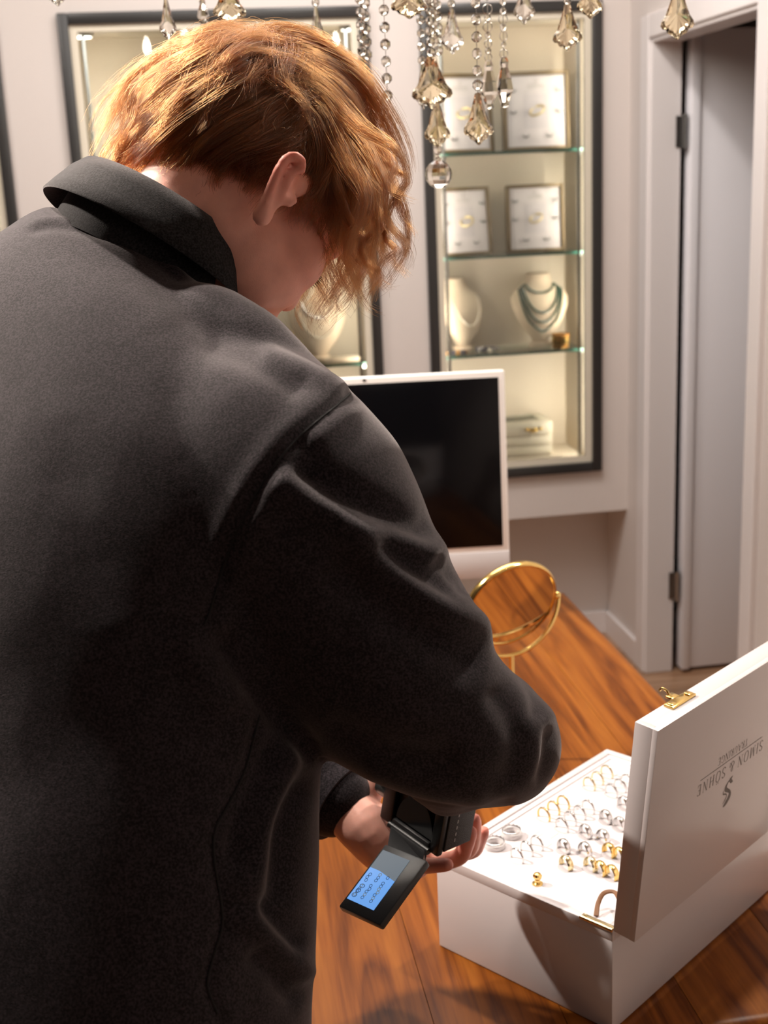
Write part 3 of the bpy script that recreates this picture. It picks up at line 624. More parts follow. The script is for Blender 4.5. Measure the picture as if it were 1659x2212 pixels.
# ---- rings in the tray
RMESH = {}
def tray_ring(px, py, kind, label, group):
    p_ = tray_pt(px, py, .006)
    R = {'thin': .0098, 'stone': .0098, 'wide': .0092}[kind[0]]
    w_ = (MC@np.append(V(p_[0], p_[1], TRZ), 1))[:3]
    Mr = frame(w_, E1, V(0, 0, 1), np.cross(E1, V(0, 0, 1)))
    if kind[0] == 'wide':
        yaw_ = -.35; e = E1*math.cos(yaw_)+E2*math.sin(yaw_); Mr = frame(w_, e, V(0, 0, 1), np.cross(e, V(0, 0, 1)))
    else:
        yaw_ = -.15; e = E1*math.cos(yaw_)+E2*math.sin(yaw_); Mr = frame(w_, e, V(0, 0, 1), np.cross(e, V(0, 0, 1)))
    t = thing('ring', label, 'ring', Mr, group)
    if kind not in RMESH:
        a0 = -.42
        b_ = ring_mb(R, {'thin': .0011, 'stone': .0011, 'wide': .0013}[kind[0]], 26, 8, (a0, math.pi-a0), {'thin': 1.2, 'stone': 1.3, 'wide': 2.9}[kind[0]])
        v, f = b_.data(); v = v+V(0, R*.42, 0); bm_ = mesh_of('band', v, f, True, [kind[1]])
        smooth_by_angle(bm_, 50)
        st = None
        if kind[2]:
            sq = MB()
            for k in range(kind[2]):
                a = math.pi/2+(k-(kind[2]-1)/2)*.22
                sq.lathe([(.0003, -.0011), (.0016, .0002), (.0012, .0008), (.0004, .0009)], 8, M=frame(V(math.cos(a)*(R+.001), R*.42+math.sin(a)*(R+.001), 0), V(0, 0, 1), V(-math.sin(a), math.cos(a), 0)*-1, V(math.cos(a), math.sin(a), 0)))
            v, f = sq.data(); st = mesh_of('stone', v, f, False, [M_stone])
            gq = MB()
            for k in range(kind[2]):
                a = math.pi/2+(k-(kind[2]-1)/2)*.22; gq.ell((math.cos(a)*(R+.0006), R*.42+math.sin(a)*(R+.0006), 0), (.0014, .0011, .0014), nu=8, nv=5)
            v, f = gq.data(); RMESH[kind] = (bm_, st, mesh_of('setting', v, f, True, [kind[1]]))
        else: RMESH[kind] = (bm_, None, None)
    for nm, me in zip(('band', 'stone', 'setting'), RMESH[kind]):
        if me is not None:
            o = bpy.data.objects.new(nm, me); COL.objects.link(o); o.parent = t
    return t
TS = ('stone', M_silver, 1); TG = ('stone', M_gold, 1); TP = ('stone', M_palegold, 3); TB = ('stone', M_silver, 2); WS = ('wide', M_silver, 0); WSS = ('wide', M_silver, 3); WG = ('wide', M_gold, 0); WP = ('wide', M_palegold, 2)
order = ('closest to the tray edge', 'in the middle', 'farthest along')
rows = [
    ([(1273, 1693), (1291, 1681), (1311, 1667)], TP, 'pale gold diamond ring in the farthest trio, {}', 'pale gold trio by the far edge'),
    ([(1321, 1708), (1340, 1697), (1355, 1687)], TS, 'silver solitaire ring in the far row beside the lid, {}', 'silver solitaires beside the lid'),
    ([(1175, 1759), (1196, 1745), (1217, 1733)], TG, 'yellow gold stone ring in the trio under the elbow, {}', 'yellow gold trio under the elbow'),
    ([(1117, 1848), (1138, 1833), (1160, 1821)], TB, 'two-tone twin-stone ring in the trio near the camera lens, {}', 'two-tone trio near the lens'),
]
for pts, k, lab, grp in rows:
    for (x, y), o_ in zip(pts, order): tray_ring(x, y, k, lab.format(o_), grp)
for (x, y), o_ in zip([(1214, 1782), (1232, 1768), (1252, 1755), (1271, 1743)], ('first from the knob', 'second from the knob', 'third from the knob', 'last, farthest from the knob')):
    tray_ring(x, y, TS, 'silver solitaire in the row of four mid-tray, '+o_, 'four silver solitaires mid-tray')
for x, y, k, lab in ((1348, 1734, WSS, 'wide silver ring half behind the lid, uppermost of the wide ones'), (1309, 1764, WS, 'wide silver ring below the row of four, farther pair, away from lid'), (1339, 1779, WSS, 'wide rose-tinged silver ring touching the lid, below the uppermost'),
                     (1265, 1795, WSS, 'wide silver ring with stones just under the row of four'), (1303, 1806, WSS, 'wide silver ring two steps from the lid, above the gold pair'), (1218, 1827, WS, 'wide silver ring closest to the two-tone trio'), (1264, 1834, WS, 'wide silver ring directly above the lone gold ring')):
    tray_ring(x, y, k, lab, 'wide silver rings on the tray')
for x, y, k, lab in ((1316, 1836, WG, 'wide gold ring of the pair beside the lid, outer one'), (1338, 1845, WG, 'wide gold ring of the pair beside the lid, inner one'), (1223, 1863, WP, 'lone wide gold ring nearest the gold knob'),
                     (1276, 1866, WP, 'wide gold ring of the front trio, nearest the lone ring'), (1297, 1875, WG, 'wide gold ring in the middle of the front trio'), (1322, 1884, WG, 'wide gold ring of the front trio, against the lid')):
    tray_ring(x, y, k, lab, 'wide gold rings on the tray')
for x, y, lab in ((1069, 1829, 'clear ring stand with white band, nearer the fingertips'), (1105, 1805, 'clear ring stand with white band, nearer the elbow')):
    p_ = tray_pt(x, y); w_ = (MC@np.append(V(p_[0], p_[1], TRZ), 1))[:3]; t = thing('ring_stand', lab, 'ring stand', w_, 'clear ring stands on the tray')
    part('cushion', MB().lathe([(.0125, .0002), (.0125, .004), (.0115, .005), (.0085, .005), (.008, .0002)], 32, cap=False), M_acryl, t)
    part('band', MB().add(*ring_mb(.0108, .0008, 36, 7, wide=1.5).data(), M=frame(V(0, 0, .0072), V(1, 0, 0), V(0, 1, 0), V(0, 0, 1))), M_silver, t)
    for a in np.linspace(.2, 2.9, 7): part('stone', MB().lathe([(.0002, -.0008), (.0011, .0002), (.0008, .0007), (.0002, .0008)], 7, M=frame(V(.0108*math.cos(a), .0108*math.sin(a), .0088), V(1, 0, 0), V(0, 1, 0), V(0, 0, 1))), M_stone, t, smooth=False)
# ---------------------------------------------------------------- person
def noise_tex(nt, scale, detail=4, vec=None):
    n = nt.nodes.new('ShaderNodeTexNoise'); n.inputs['Scale'].default_value = scale; n.inputs['Detail'].default_value = detail
    if vec is not None: nt.links.new(vec, n.inputs['Vector'])
    return n
M_skin = mat('skin', (.74, .385, .31), .48, spec=.4, bump=.08, bscale=900, var=.10, vscale=45, sss=.22)
_snt = M_skin.node_tree; _sp = _snt.nodes['Principled BSDF']; _at = _snt.nodes.new('ShaderNodeAttribute'); _at.attribute_name = 'flush'
_mx = _snt.nodes.new('ShaderNodeMix'); _mx.data_type = 'RGBA'; _src = _sp.inputs['Base Color'].links[0].from_socket
_snt.links.new(_at.outputs['Fac'], _mx.inputs[0]); _snt.links.new(_src, _mx.inputs[6]); _mx.inputs[7].default_value = (.58, .16, .12, 1); _snt.links.new(_mx.outputs[2], _sp.inputs['Base Color'])
M_cloth = bpy.data.materials.new('black_sweat_fabric'); M_cloth.use_nodes = True
def _cloth(m, base, lint):
    nt = m.node_tree; p = nt.nodes['Principled BSDF']; L = nt.links
    tc = nt.nodes.new('ShaderNodeTexCoord')
    p.inputs['Roughness'].default_value = .92; p.inputs['Specular IOR Level'].default_value = .18
    p.inputs['Sheen Weight'].default_value = .30; p.inputs['Sheen Roughness'].default_value = .38; p.inputs['Sheen Tint'].default_value = (1, .9, .9, 1)
    a = noise_tex(nt, 620, 2, tc.outputs['Object']); b = noise_tex(nt, 60, 4, tc.outputs['Object'])
    r = nt.nodes.new('ShaderNodeValToRGB'); r.color_ramp.elements[0].position = .40; r.color_ramp.elements[1].position = .64
    r.color_ramp.elements[0].color = (*[c*.45 for c in base], 1); r.color_ramp.elements[1].color = (*[c*2.3 for c in base], 1)
    mx = nt.nodes.new('ShaderNodeMix'); mx.inputs[0].default_value = .16; L.new(a.outputs['Fac'], mx.inputs[2]); L.new(b.outputs['Fac'], mx.inputs[3])
    L.new(mx.outputs[0], r.inputs['Fac']); L.new(r.outputs['Color'], p.inputs['Base Color'])
    w = nt.nodes.new('ShaderNodeTexNoise'); w.inputs['Scale'].default_value = 1300; L.new(tc.outputs['Object'], w.inputs['Vector'])
    bp = nt.nodes.new('ShaderNodeBump'); bp.inputs['Strength'].default_value = .22; bp.inputs['Distance'].default_value = .0012
    L.new(w.outputs['Fac'], bp.inputs['Height']); L.new(bp.outputs['Normal'], p.inputs['Normal'])
_cloth(M_cloth, (.0158, .0124, .0148), True)
M_rib = bpy.data.materials.new('black_rib_fabric'); M_rib.use_nodes = True; _cloth(M_rib, (.012, .0115, .0125), False)
M_seam = mat('black_thread', (.008, .007, .008), .9)
M_eye = mat('eye_white', (.7, .66, .63), .15); M_lash = mat('dark_lashes', (.02, .012, .01), .6); M_brow = mat('brown_brow_hair', (.10, .045, .02), .7)
M_trouser = mat('dark_denim', (.02, .02, .025), .9, bump=.2, bscale=900); M_shoe = mat('black_shoe', (.02, .02, .02), .5)

def remesh(v, f, voxel, smooth_n, name):
    me = mesh_of(name, v, f); o = bpy.data.objects.new(name, me); COL.objects.link(o)
    m = o.modifiers.new('r', 'REMESH'); m.mode = 'VOXEL'; m.voxel_size = voxel; m.use_smooth_shade = True
    dg = bpy.context.evaluated_depsgraph_get(); dg.update()
    ev = o.evaluated_get(dg); me2 = ev.to_mesh()
    nv = len(me2.vertices); P = np.empty(nv*3); me2.vertices.foreach_get('co', P); P = P.reshape(-1, 3)
    F = [tuple(q.vertices) for q in me2.polygons]; E = np.empty(len(me2.edges)*2, int); me2.edges.foreach_get('vertices', E); E = E.reshape(-1, 2)
    ev.to_mesh_clear(); bpy.data.objects.remove(o); bpy.data.meshes.remove(me)
    P = laplace(P, E, smooth_n)
    return P, F, E
def laplace(P, E, n, k=.5, mask=None):
    deg = np.bincount(E.ravel(), minlength=len(P)).astype(float)[:, None]
    for _ in range(n):
        A = np.zeros_like(P)
        for c in range(3): A[:, c] = np.bincount(E[:, 0], P[E[:, 1], c], len(P))+np.bincount(E[:, 1], P[E[:, 0], c], len(P))
        d = (A/deg-P)*k
        P = P+(d if mask is None else d*mask[:, None])
    return P
def normals(P, F):
    Q = np.array([q if len(q) == 4 else (q[0], q[1], q[2], q[2]) for q in F]); n = np.cross(P[Q[:, 2]]-P[Q[:, 0]], P[Q[:, 3]]-P[Q[:, 1]])
    N = np.zeros_like(P)
    for c in range(4):
        for a in range(3): N[:, a] += np.bincount(Q[:, c], n[:, a], len(P))
    return N/np.maximum(1e-12, np.linalg.norm(N, axis=1))[:, None]
def seg_dist(X, Y, line):
    line = np.asarray(line, float); best = np.full(len(X), 1e9); tt = np.zeros(len(X)); n = len(line)-1
    for i in range(n):
        a, b = line[i], line[i+1]; d = b-a; L2_ = d@d
        t = np.clip(((X-a[0])*d[0]+(Y-a[1])*d[1])/L2_, 0, 1); dd = np.hypot(X-a[0]-t*d[0], Y-a[1]-t*d[1])
        m = dd < best; best[m] = dd[m]; tt[m] = (i+t[m])/n
    return best, tt
def finish(name, P, F, m, parent, label=None):
    Mi = np.linalg.inv(FR[PERSON.name]); me = mesh_of(name, P@Mi[:3, :3].T+Mi[:3, 3], F, True, [m])
    o = bpy.data.objects.new(name, me); COL.objects.link(o); o.parent = parent
    if label: o['label'] = label
    return o

# --- head frame: the head is bowed and turned away from the camera
PHI, THE = math.radians(46), math.radians(47)
HF = cvec(math.cos(THE)*math.cos(PHI), -math.sin(THE), math.cos(THE)*math.sin(PHI))
HU = cvec(math.sin(THE)*math.cos(PHI), math.cos(THE), math.sin(THE)*math.sin(PHI))
HR = np.cross(HF, HU)
HC = at(524, 404, 1.080)
MH = frame(HC, HR, HF, HU)
def hp(r, f, u): return HC+r*HR+f*HF+u*HU
# --- joints of the body
TR_ = unit(cvec(.82, -.06, -.57)); TF_ = unit(cvec(.57, 0, .82)); TF_ = unit(TF_-TR_*(TF_@TR_)); TUP = np.cross(TR_, TF_)
HIP = at(40, 2330, .97); PERSON = thing('person', 'person in a black sweatshirt bending over the table, holding the camera in both hands', 'person', V(HIP[0], HIP[1], 0))
body = MB()
# skull, face and jaw
def hell(c, r): body.ell(c, r, M=MH, nu=24, nv=16)
hell((0, -.006, .030), (.075, .097, .090)); hell((0, .040, -.022), (.061, .056, .080)); hell((0, .040, -.070), (.052, .050, .040)); hell((0, .081, -.100), (.021, .016, .016))
for s_ in (-1, 1):
    hell((s_*.040, .006, -.045), (.026, .040, .048)); hell((s_*.042, .052, -.030), (.030, .038, .036)); hell((s_*.034, .046, -.060), (.030, .040, .040)); hell((s_*.036, .030, -.050), (.031, .045, .045)); hell((s_*.030, .050, -.046), (.037, .043, .052))
    hell((s_*.031, .079, .0165), (.026, .014, .009)); hell((s_*.032, .0765, -.012), (.0155, .0140, .0110))
    hell((s_*.010, .094, -.033), (.009, .010, .008))
hell((0, .080, .018), (.030, .014, .016))
body.tube([hp(0, .092, .008), hp(0, .099, -.010), hp(0, .102, -.026)], [.008, .009, .010], 12, round_cap=True)
hell((0, .094, -.066), (.024, .012, .006)); hell((0, .092, -.076), (.021, .012, .0065)); hell((0, .082, -.064), (.035, .018, .024))
# ear (right ear visible; left mirrored): helix, antihelix, lobe, back plate
def hloc(x, y, d): w_ = at(x, y, d)-HC; return V(w_@HR, w_@HF, w_@HU)
def ear(sg):
    def tb(pts, rad, flat=1.0, n=10):
        q = np.array([hloc(*p_) for p_ in pts]); q[:, 0] *= sg; C = catmull(q, 4)
        body.tube(C, np.interp(np.linspace(0, 1, len(C)), np.linspace(0, 1, len(rad)), rad), n, round_cap=True, flat=flat, M=MH)
    tb([(652, 372, .990), (655, 350, .984), (640, 337, .980), (622, 340, .978), (605, 360, .976), (592, 388, .976), (580, 420, .978), (570, 448, .981), (563, 468, .984), (572, 470, .987)], [.0030, .0036, .0040, .0042, .0042, .0044, .0048, .0060, .0076, .0066])
    tb([(640, 362, .988), (622, 385, .986), (610, 412, .987), (596, 440, .989), (585, 455, .990)], [.0040, .0046, .0046, .0042, .0034])
    tb([(632, 358, .992), (612, 388, .990), (598, 420, .991), (582, 450, .992)], [.0050, .0075, .0070, .0045], .7, 12)
    tb([(645, 395, 1.030), (625, 400, 1.010), (605, 408, .994)], [.013, .011, .007])
    tb([(632, 432, .998), (622, 440, .994)], [.0050, .0040])
ear(1); ear(-1)
# neck and torso core under the clothes
NB = at(290, 590, 1.082); CHEST = at(180, 1050, 1.04); WAIST = at(85, 1900, .985)
body.tube(catmull([hp(0, -.010, .01), hp(0, -.012, -.045), .5*hp(0, -.010, -.065)+.5*NB, NB, .7*NB+.3*CHEST], 5), np.interp(np.linspace(0, 1, 21), [0, .25, .5, .75, 1], [.058, .055, .054, .060, .080]), 24, round_cap=True)
body.tube(catmull([.75*NB+.25*CHEST, CHEST, WAIST, HIP+V(0, 0, .0)], 4), np.interp(np.linspace(0, 1, 13), [0, .2, .45, .7, 1], [.09, .115, .12, .115, .12]), 24, round_cap=True)
RSH = at(575, 980, .95); RE = at(1046, 1588, .970); RW = at(978, 1602, 1.175); RM = at(1036, 1616, 1.055)
LSH = at(-120, 720, 1.20); LE = at(330, 1520, 1.33); LW = at(745, 1742, 1.305)
body.tube(catmull([CHEST, RSH, .5*(RSH+RE), RE, RM, RW], 5), np.interp(np.linspace(0, 1, 26), [0, .2, .4, .6, .7, 1], [.08, .06, .046, .033, .034, .028]), 18, round_cap=True)
body.tube(catmull([CHEST, LSH, .5*(LSH+LE), LE, .5*(LE+LW), LW], 5), np.interp(np.linspace(0, 1, 26), [0, .2, .4, .6, .7, 1], [.08, .06, .048, .040, .040, .027]), 18, round_cap=True)
# left hand: heel of the hand under the camera, fingers wrapping around its far side
KC = at(947, 1852, 1.22)                 # camera corner next to the fingers
CA = unit(cvec(.68, -.32, -.66)); CC = unit(cvec(.72, .12, .68)); CC = unit(CC-CA*(CC@CA)); CB = np.cross(CA, CC)
def fing(pts, r): body.tube(catmull(pts, 5), np.interp(np.linspace(0, 1, (len(pts)-1)*5+1), np.linspace(0, 1, len(r)), r), 12, round_cap=True)
body.tube(catmull([LW, at(772, 1772, 1.296), at(800, 1795, 1.296), at(850, 1838, 1.319), at(885, 1850, 1.326)], 4), np.interp(np.linspace(0, 1, 17), [0, .3, .6, 1], [.0265, .0295, .0325, .026]), 18, round_cap=True, flat=.9)
body.tube(catmull([at(772, 1760, 1.296), at(800, 1800, 1.282), at(832, 1842, 1.290)], 4), [.024]*4+[.022]*5, 14, round_cap=True)      # ball of the little finger
body.tube(catmull([LW, at(775, 1715, 1.319), at(800, 1690, 1.324)], 4), np.linspace(.028, .020, 9), 12, round_cap=True)
fing([at(838, 1850, 1.309), at(885, 1868, 1.306), at(925, 1870, 1.284), at(966, 1868, 1.268)], [.0100, .0092, .0085, .0072])           # little finger
fing([at(870, 1850, 1.321), at(935, 1862, 1.331), at(990, 1852, 1.311), at(1006, 1826, 1.299), at(1017, 1798, 1.291)], [.0105, .0100, .0095, .0088, .0074])
fing([at(870, 1840, 1.336), at(945, 1850, 1.351), at(1008, 1838, 1.334), at(1022, 1804, 1.321), at(1025, 1771, 1.311)], [.0105, .0102, .0096, .0088, .0074])
fing([at(870, 1830, 1.346), at(955, 1842, 1.366), at(1018, 1838, 1.351), at(1033, 1818, 1.344), at(1044, 1797, 1.336)], [.0105, .0102, .0094, .0086, .0072])
fing([at(790, 1700, 1.324), at(815, 1665, 1.324), at(838, 1640, 1.314), at(852, 1612, 1.302)], [.0125, .0115, .0105, .0085])            # thumb, behind the sleeve
# right hand on the grip (behind the sleeve)
G0 = KC+CB*.115-CA*.045
body.tube(catmull([RW, .5*(RW+G0)-CC*.01, G0-CC*.016], 4), np.linspace(.029, .024, 9), 14, round_cap=True, flat=.75)
for k in range(4):
    b0 = G0+CA*(.027-.0205*k)+CB*.018
    fing([G0-CC*.012+CA*(.016-.012*k), b0+CB*.012+CC*.01, b0+CB*.012+CC*.045, b0-CB*.006+CC*.062, b0-CB*.030+CC*.060], [.0098, .0088, .0083, .0079, .0066])
fing([G0-CC*.014+CA*.02, G0-CC*.018+CA*.03-CB*.02, G0-CC*.016+CA*.025-CB*.045], [.0125, .011, .009])
# legs
for s_, pt in ((1, HIP+TR_*.085), (-1, HIP-TR_*.085)):
    fx = V(pt[0]*1, pt[1], 0)
    body.tube(catmull([pt+V(0, 0, -.02), V(pt[0], pt[1]+.01, .52), V(pt[0], pt[1]-.03, .10), V(pt[0], pt[1]-.02, .075)], 4), np.interp(np.linspace(0, 1, 13), [0, .35, .5, 1], [.085, .06, .05, .035]), 16, round_cap=True)
    body.tube([V(pt[0], pt[1]-.03, .05), V(pt[0]+.03, pt[1]+.08, .035), V(pt[0]+.05, pt[1]+.14, .03)], [.033, .032, .026], 12, round_cap=True)
P, F, E = remesh(*body.data(), .0026, 2, 'body')
# smooth the head more than the hands and ears
dh = np.linalg.norm((P-HC), axis=1); lr = (P-HC)@HR; lf = (P-HC)@HF; lu = (P-HC)@HU
mk = ((dh < .22)*1.0)*(1-np.exp(-((np.abs(lr)-.090)/.018)**4-((lf+.032)/.035)**4-((lu+.034)/.045)**4))
face = np.exp(-((lf-.095)/.028)**2)*np.exp(-((lu+.03)/.06)**2)*np.exp(-((np.abs(lr))/.05)**2)
mm = np.clip(mk*(1-.85*face), .0, 1)
for _ in range(70): P = laplace(P, E, 1, .5, mm); P = laplace(P, E, 1, -.50, mm)
o_body = finish('body', P, F, M_skin, PERSON)
lr, lf, lu = (P-HC)@HR, (P-HC)@HF, (P-HC)@HU
flush = np.clip(.85*np.exp(-((np.abs(lr)-.098)/.022)**2-((lf+.035)/.035)**2-((lu+.03)/.05)**2)+.35*np.exp(-((np.abs(lr)-.05)/.03)**2-((lf-.06)/.04)**2-((lu+.04)/.03)**2)+.75*np.exp(-(np.minimum.reduce([np.linalg.norm(P-at(*q), axis=1) for q in ((1017, 1798, 1.29), (1025, 1771, 1.31), (1044, 1797, 1.335), (966, 1868, 1.27), (1004, 1826, 1.30))])/.018)**2), 0, .9)
fa = o_body.data.attributes.new('flush', 'FLOAT', 'POINT'); fa.data.foreach_set('value', flush.astype(np.float32))
for s_ in (-1, 1):
    ey = part('eye', MB().ell((s_*.032, .0785, -.0165), .0120, M=MH@np.eye(4), nu=18, nv=12), M_eye, PERSON, world=True)
    q = MB()
    for k in range(15):
        a = -1.2+k*.17; rr = .0135; c0 = V(s_*.032+rr*math.sin(a)*1.15, .0770+rr*math.cos(a)*1.0, -.0185+.002*math.cos(a))
        d = V(math.sin(a)*.7, .6, -.55); pts = [c0, c0+d*.003, c0+d*.006+V(0, .0012, .0006), c0+d*.0085+V(0, .0025, .002)]
        q.tube([HC+b[0]*HR+b[1]*HF+b[2]*HU for b in pts], [.0005, .0005, .0004, .0001], 5)
    part('eyelash', q, M_lash, PERSON, world=True)
    q = MB()
    for k in range(46):
        t = k/45; c0 = V(s_*(.012+.042*t), .0935-.020*t**1.8, .021+.007*math.sin(2.4*t)+rng.normal()*.0012); d = V(s_*.8, -.2*t, .25-.5*t)
        q.tube([HC+b[0]*HR+b[1]*HF+b[2]*HU for b in (c0, c0+d*.004+V(0, .001, 0), c0+d*.009)], [.0005, .0006, .0001], 4)
    part('eyebrow', q, M_brow, PERSON, world=True)

# --- jacket
jk = MB()
trs = [(20, 2400, 0.965, .245, .165, 0), (34, 2230, 0.970, .25, .17, 0), (42, 2120, 0.972, .245, .165, 0), (70, 1950, 0.980, .24, .162, 0), (95, 1700, 0.995, .238, .158, 0), (118, 1450, 1.012, .236, .152, 0), (148, 1200, 1.018, .232, .146, 0), (178, 1000, 1.024, .222, .134, .1), (200, 860, 1.032, .205, .120, .22), (218, 760, 1.039, .180, .108, .36), (240, 680, 1.047, .150, .096, .55), (262, 622, 1.056, .120, .082, .8), (280, 586, 1.062, .103, .073, 1), (296, 560, 1.066, .092, .066, 1)]
def tframe(k):
    r_ = unit(cvec(.82-.02*k, -.06-.36*k, -.57+.10*k)); f_ = cvec(.57-.07*k, -.38*k, .82); f_ = unit(f_-r_*(f_@r_)); return r_, f_
R = []
for x, y, d, a, b, k_ in trs:
    c = at(x, y, d); rr = []; r_, f_ = tframe(k_)
    for q in np.linspace(0, 2*math.pi, 48, endpoint=False):
        e = 2/2.35; cx_ = math.copysign(abs(math.cos(q))**e, math.cos(q)); sx_ = math.copysign(abs(math.sin(q))**e, math.sin(q))
        rr.append(c+a*cx_*r_+b*sx_*f_)
    R.append(rr)
R = np.array(R); R2 = []
for j in range(R.shape[1]): R2.append(catmull(R[:, j], 4))
jk.rings(np.array(R2).transpose(1, 0, 2))
def sleeve(pts, n=5):
    C = catmull([at(*q[:3]) for q in pts], n); rad = np.interp(np.linspace(0, 1, len(C)), np.linspace(0, 1, len(pts)), [q[3] for q in pts]); jk.tube(C, rad, 32, round_cap=True)
sleeve([(455, 930, .975, .083), (545, 1020, .945, .096), (620, 1120, .932, .100), (724, 1286, .935, .0915), (843, 1449, .935, .081), (942, 1535, .94, .067), (1020, 1578, .95, .0550), (1064, 1598, .965, .0500), (1080, 1612, 1.0, .0490), (1045, 1625, 1.05, .046), (1000, 1618, 1.11, .043), (985, 1605, 1.15, .038)])
sleeve([(955, 1620, .965, .045), (962, 1668, .975, .0350), (965, 1700, .985, .0240)])
sleeve([(965, 1700, .985, .022), (1040, 1670, .985, .026), (1110, 1650, .99, .033)])
sleeve([(380, 690, 1.0, .03), (450, 715, .985, .038), (540, 775, .97, .040), (640, 850, .955, .030), (690, 900, .955, .03)])
sleeve([(1105, 1620, 1.01, .036), (1100, 1585, .985, .036), (1075, 1540, .965, .034)])
sleeve([(-60, 800, 1.19, .09), (-80, 900, 1.22, .10), (60, 1150, 1.29, .092), (250, 1420, 1.34, .080), (370, 1530, 1.36, .066), (480, 1590, 1.345, .062), (620, 1660, 1.33, .056), (700, 1705, 1.318, .0465), (716, 1718, 1.313, .0450)])
P, F, E = remesh(*jk.data(), .0046, 10, 'jacket')
N = normals(P, F); X, Y, Z = project(P); facing = -((P-CO)*N).sum(1)/np.linalg.norm(P-CO, axis=1)
slv, _ = seg_dist(X, Y, [(560, 1030), (735, 1278), (855, 1440), (1050, 1600)])
front = np.clip(facing*3+.35, 0, 1)*(Z < 1.22)
disp = np.zeros(len(P))
def crease(line, width, amp, ends=.12, w2=None):
    d, t = seg_dist(X, Y, catmull(line, 5)); fade = np.clip(np.minimum(t, 1-t)/ends, 0, 1)
    global disp; disp = disp+amp*np.exp(-(d/width)**2)*fade*front
ARM = [(756, 850), (722, 880), (690, 905), (640, 950), (590, 1010), (545, 1080), (507, 1160), (478, 1240), (452, 1325), (440, 1350)]
crease(ARM, 11, -.0045, .02); crease([(x+26, y+14) for x, y in ARM], 22, .004, .1); crease([(x-24, y-12) for x, y in ARM], 24, .003, .1)
# sleeve folds
crease([(592, 1018), (640, 1055), (700, 1098), (784, 1140), (850, 1168), (910, 1190), (975, 1210)], 34, .010); crease([(610, 985), (700, 1050), (790, 1095), (880, 1130), (950, 1150)], 36, -.010)
crease([(720, 1130), (800, 1205), (880, 1270), (960, 1322), (1040, 1352), (1090, 1380)], 32, .010); crease([(800, 1165), (880, 1220), (960, 1262), (1015, 1280)], 28, -.007)
crease([(700, 1210), (790, 1290), (870, 1350), (960, 1405), (1050, 1440)], 40, -.007); crease([(640, 950), (668, 970), (684, 1000), (670, 1030)], 16, -.005)
crease([(930, 1205), (960, 1225), (990, 1250)], 16, -.006); crease([(960, 1230), (980, 1270), (1000, 1310)], 16, .005)
crease([(1105, 1395), (1140, 1440), (1165, 1500), (1172, 1560)], 22, -.007); crease([(1140, 1430), (1175, 1490), (1190, 1560)], 20, .005)
crease([(1060, 1480), (1110, 1560), (1120, 1640), (1090, 1700)], 30, -.005); crease([(1192, 1570), (1186, 1640), (1170, 1700)], 14, -.006)
crease([(1110, 1735), (1060, 1755), (1010, 1772)], 14, -.005); crease([(780, 1650), (880, 1690), (980, 1720), (1060, 1715)], 26, .005); crease([(700, 1560), (800, 1610), (900, 1640), (1000, 1640)], 40, -.006)
# back and side folds
crease([(470, 1360), (540, 1470), (610, 1560), (680, 1640)], 26, -.008); crease([(400, 1360), (440, 1450), (500, 1540)], 36, .006)
crease([(640, 1595), (600, 1690), (560, 1790), (548, 1870), (528, 1955)], 30, .0085); crease([(600, 1590), (565, 1680), (520, 1780), (505, 1880)], 24, -.007); crease([(665, 1680), (620, 1760), (605, 1870), (600, 1960)], 26, -.009)
crease([(528, 1955), (545, 1990), (590, 2040), (640, 2085), (665, 2125)], 28, .008); crease([(560, 1945), (600, 1995), (650, 2050)], 20, -.008); crease([(540, 2050), (600, 2110), (650, 2170)], 26, -.006)
SIDE = [(560, 1545), (530, 1660), (495, 1735), (466, 1790), (462, 1850), (476, 1940), (480, 2000), (460, 2070), (448, 2130), (470, 2190), (500, 2260)]
crease(SIDE, 9, -.004, .02)
crease([(120, 900), (150, 1050), (200, 1200), (230, 1350)], 70, -.003, .3)
crease([(560, 760), (640, 790), (700, 822), (748, 852)], 24, .006, .1); crease([(430, 745), (520, 760), (600, 800), (660, 850)], 34, -.005)
crease([(60, 500), (120, 489), (220, 505), (290, 530), (350, 575), (400, 620)], 9, -.002, .05); crease([(60, 486), (120, 474), (230, 490), (300, 515), (360, 560), (405, 606)], 8, .002, .05)
pn = np.sin(P[:, 0]*41+2.1*np.sin(P[:, 2]*17))*np.sin(P[:, 2]*33+1.7*np.sin(P[:, 1]*23))*np.sin(P[:, 1]*29+1.3)
disp += .0009*pn
P = P+N*disp[:, None]; P = laplace(P, E, 2)
jacket = finish('sweatshirt', P, F, M_cloth, PERSON, 'black fleece-backed sweatshirt with set-in sleeves')
Nj = normals(P, F)
# seam threads lying in the grooves of the visible side
from mathutils.bvhtree import BVHTree
bv = BVHTree.FromPolygons([tuple(q) for q in P.tolist()], F)
def hit(x, y):
    d = at(x, y, 1)-CO; h = bv.ray_cast(Vector(CO.tolist()), Vector(d.tolist())); return None if h[0] is None else (np.array(h[0]), np.array(h[1]))
def seam(line, r=.0009):
    pts = [hit(x, y) for x, y in catmull(line, 6)]; pts = [q[0]+.0002*q[1] for q in pts if q is not None]
    return MB().tube(pts, r, 6)
part('armhole_seam', seam(ARM), M_seam, jacket, world=True); part('side_seam', seam(SIDE[:-1]), M_seam, jacket, world=True)
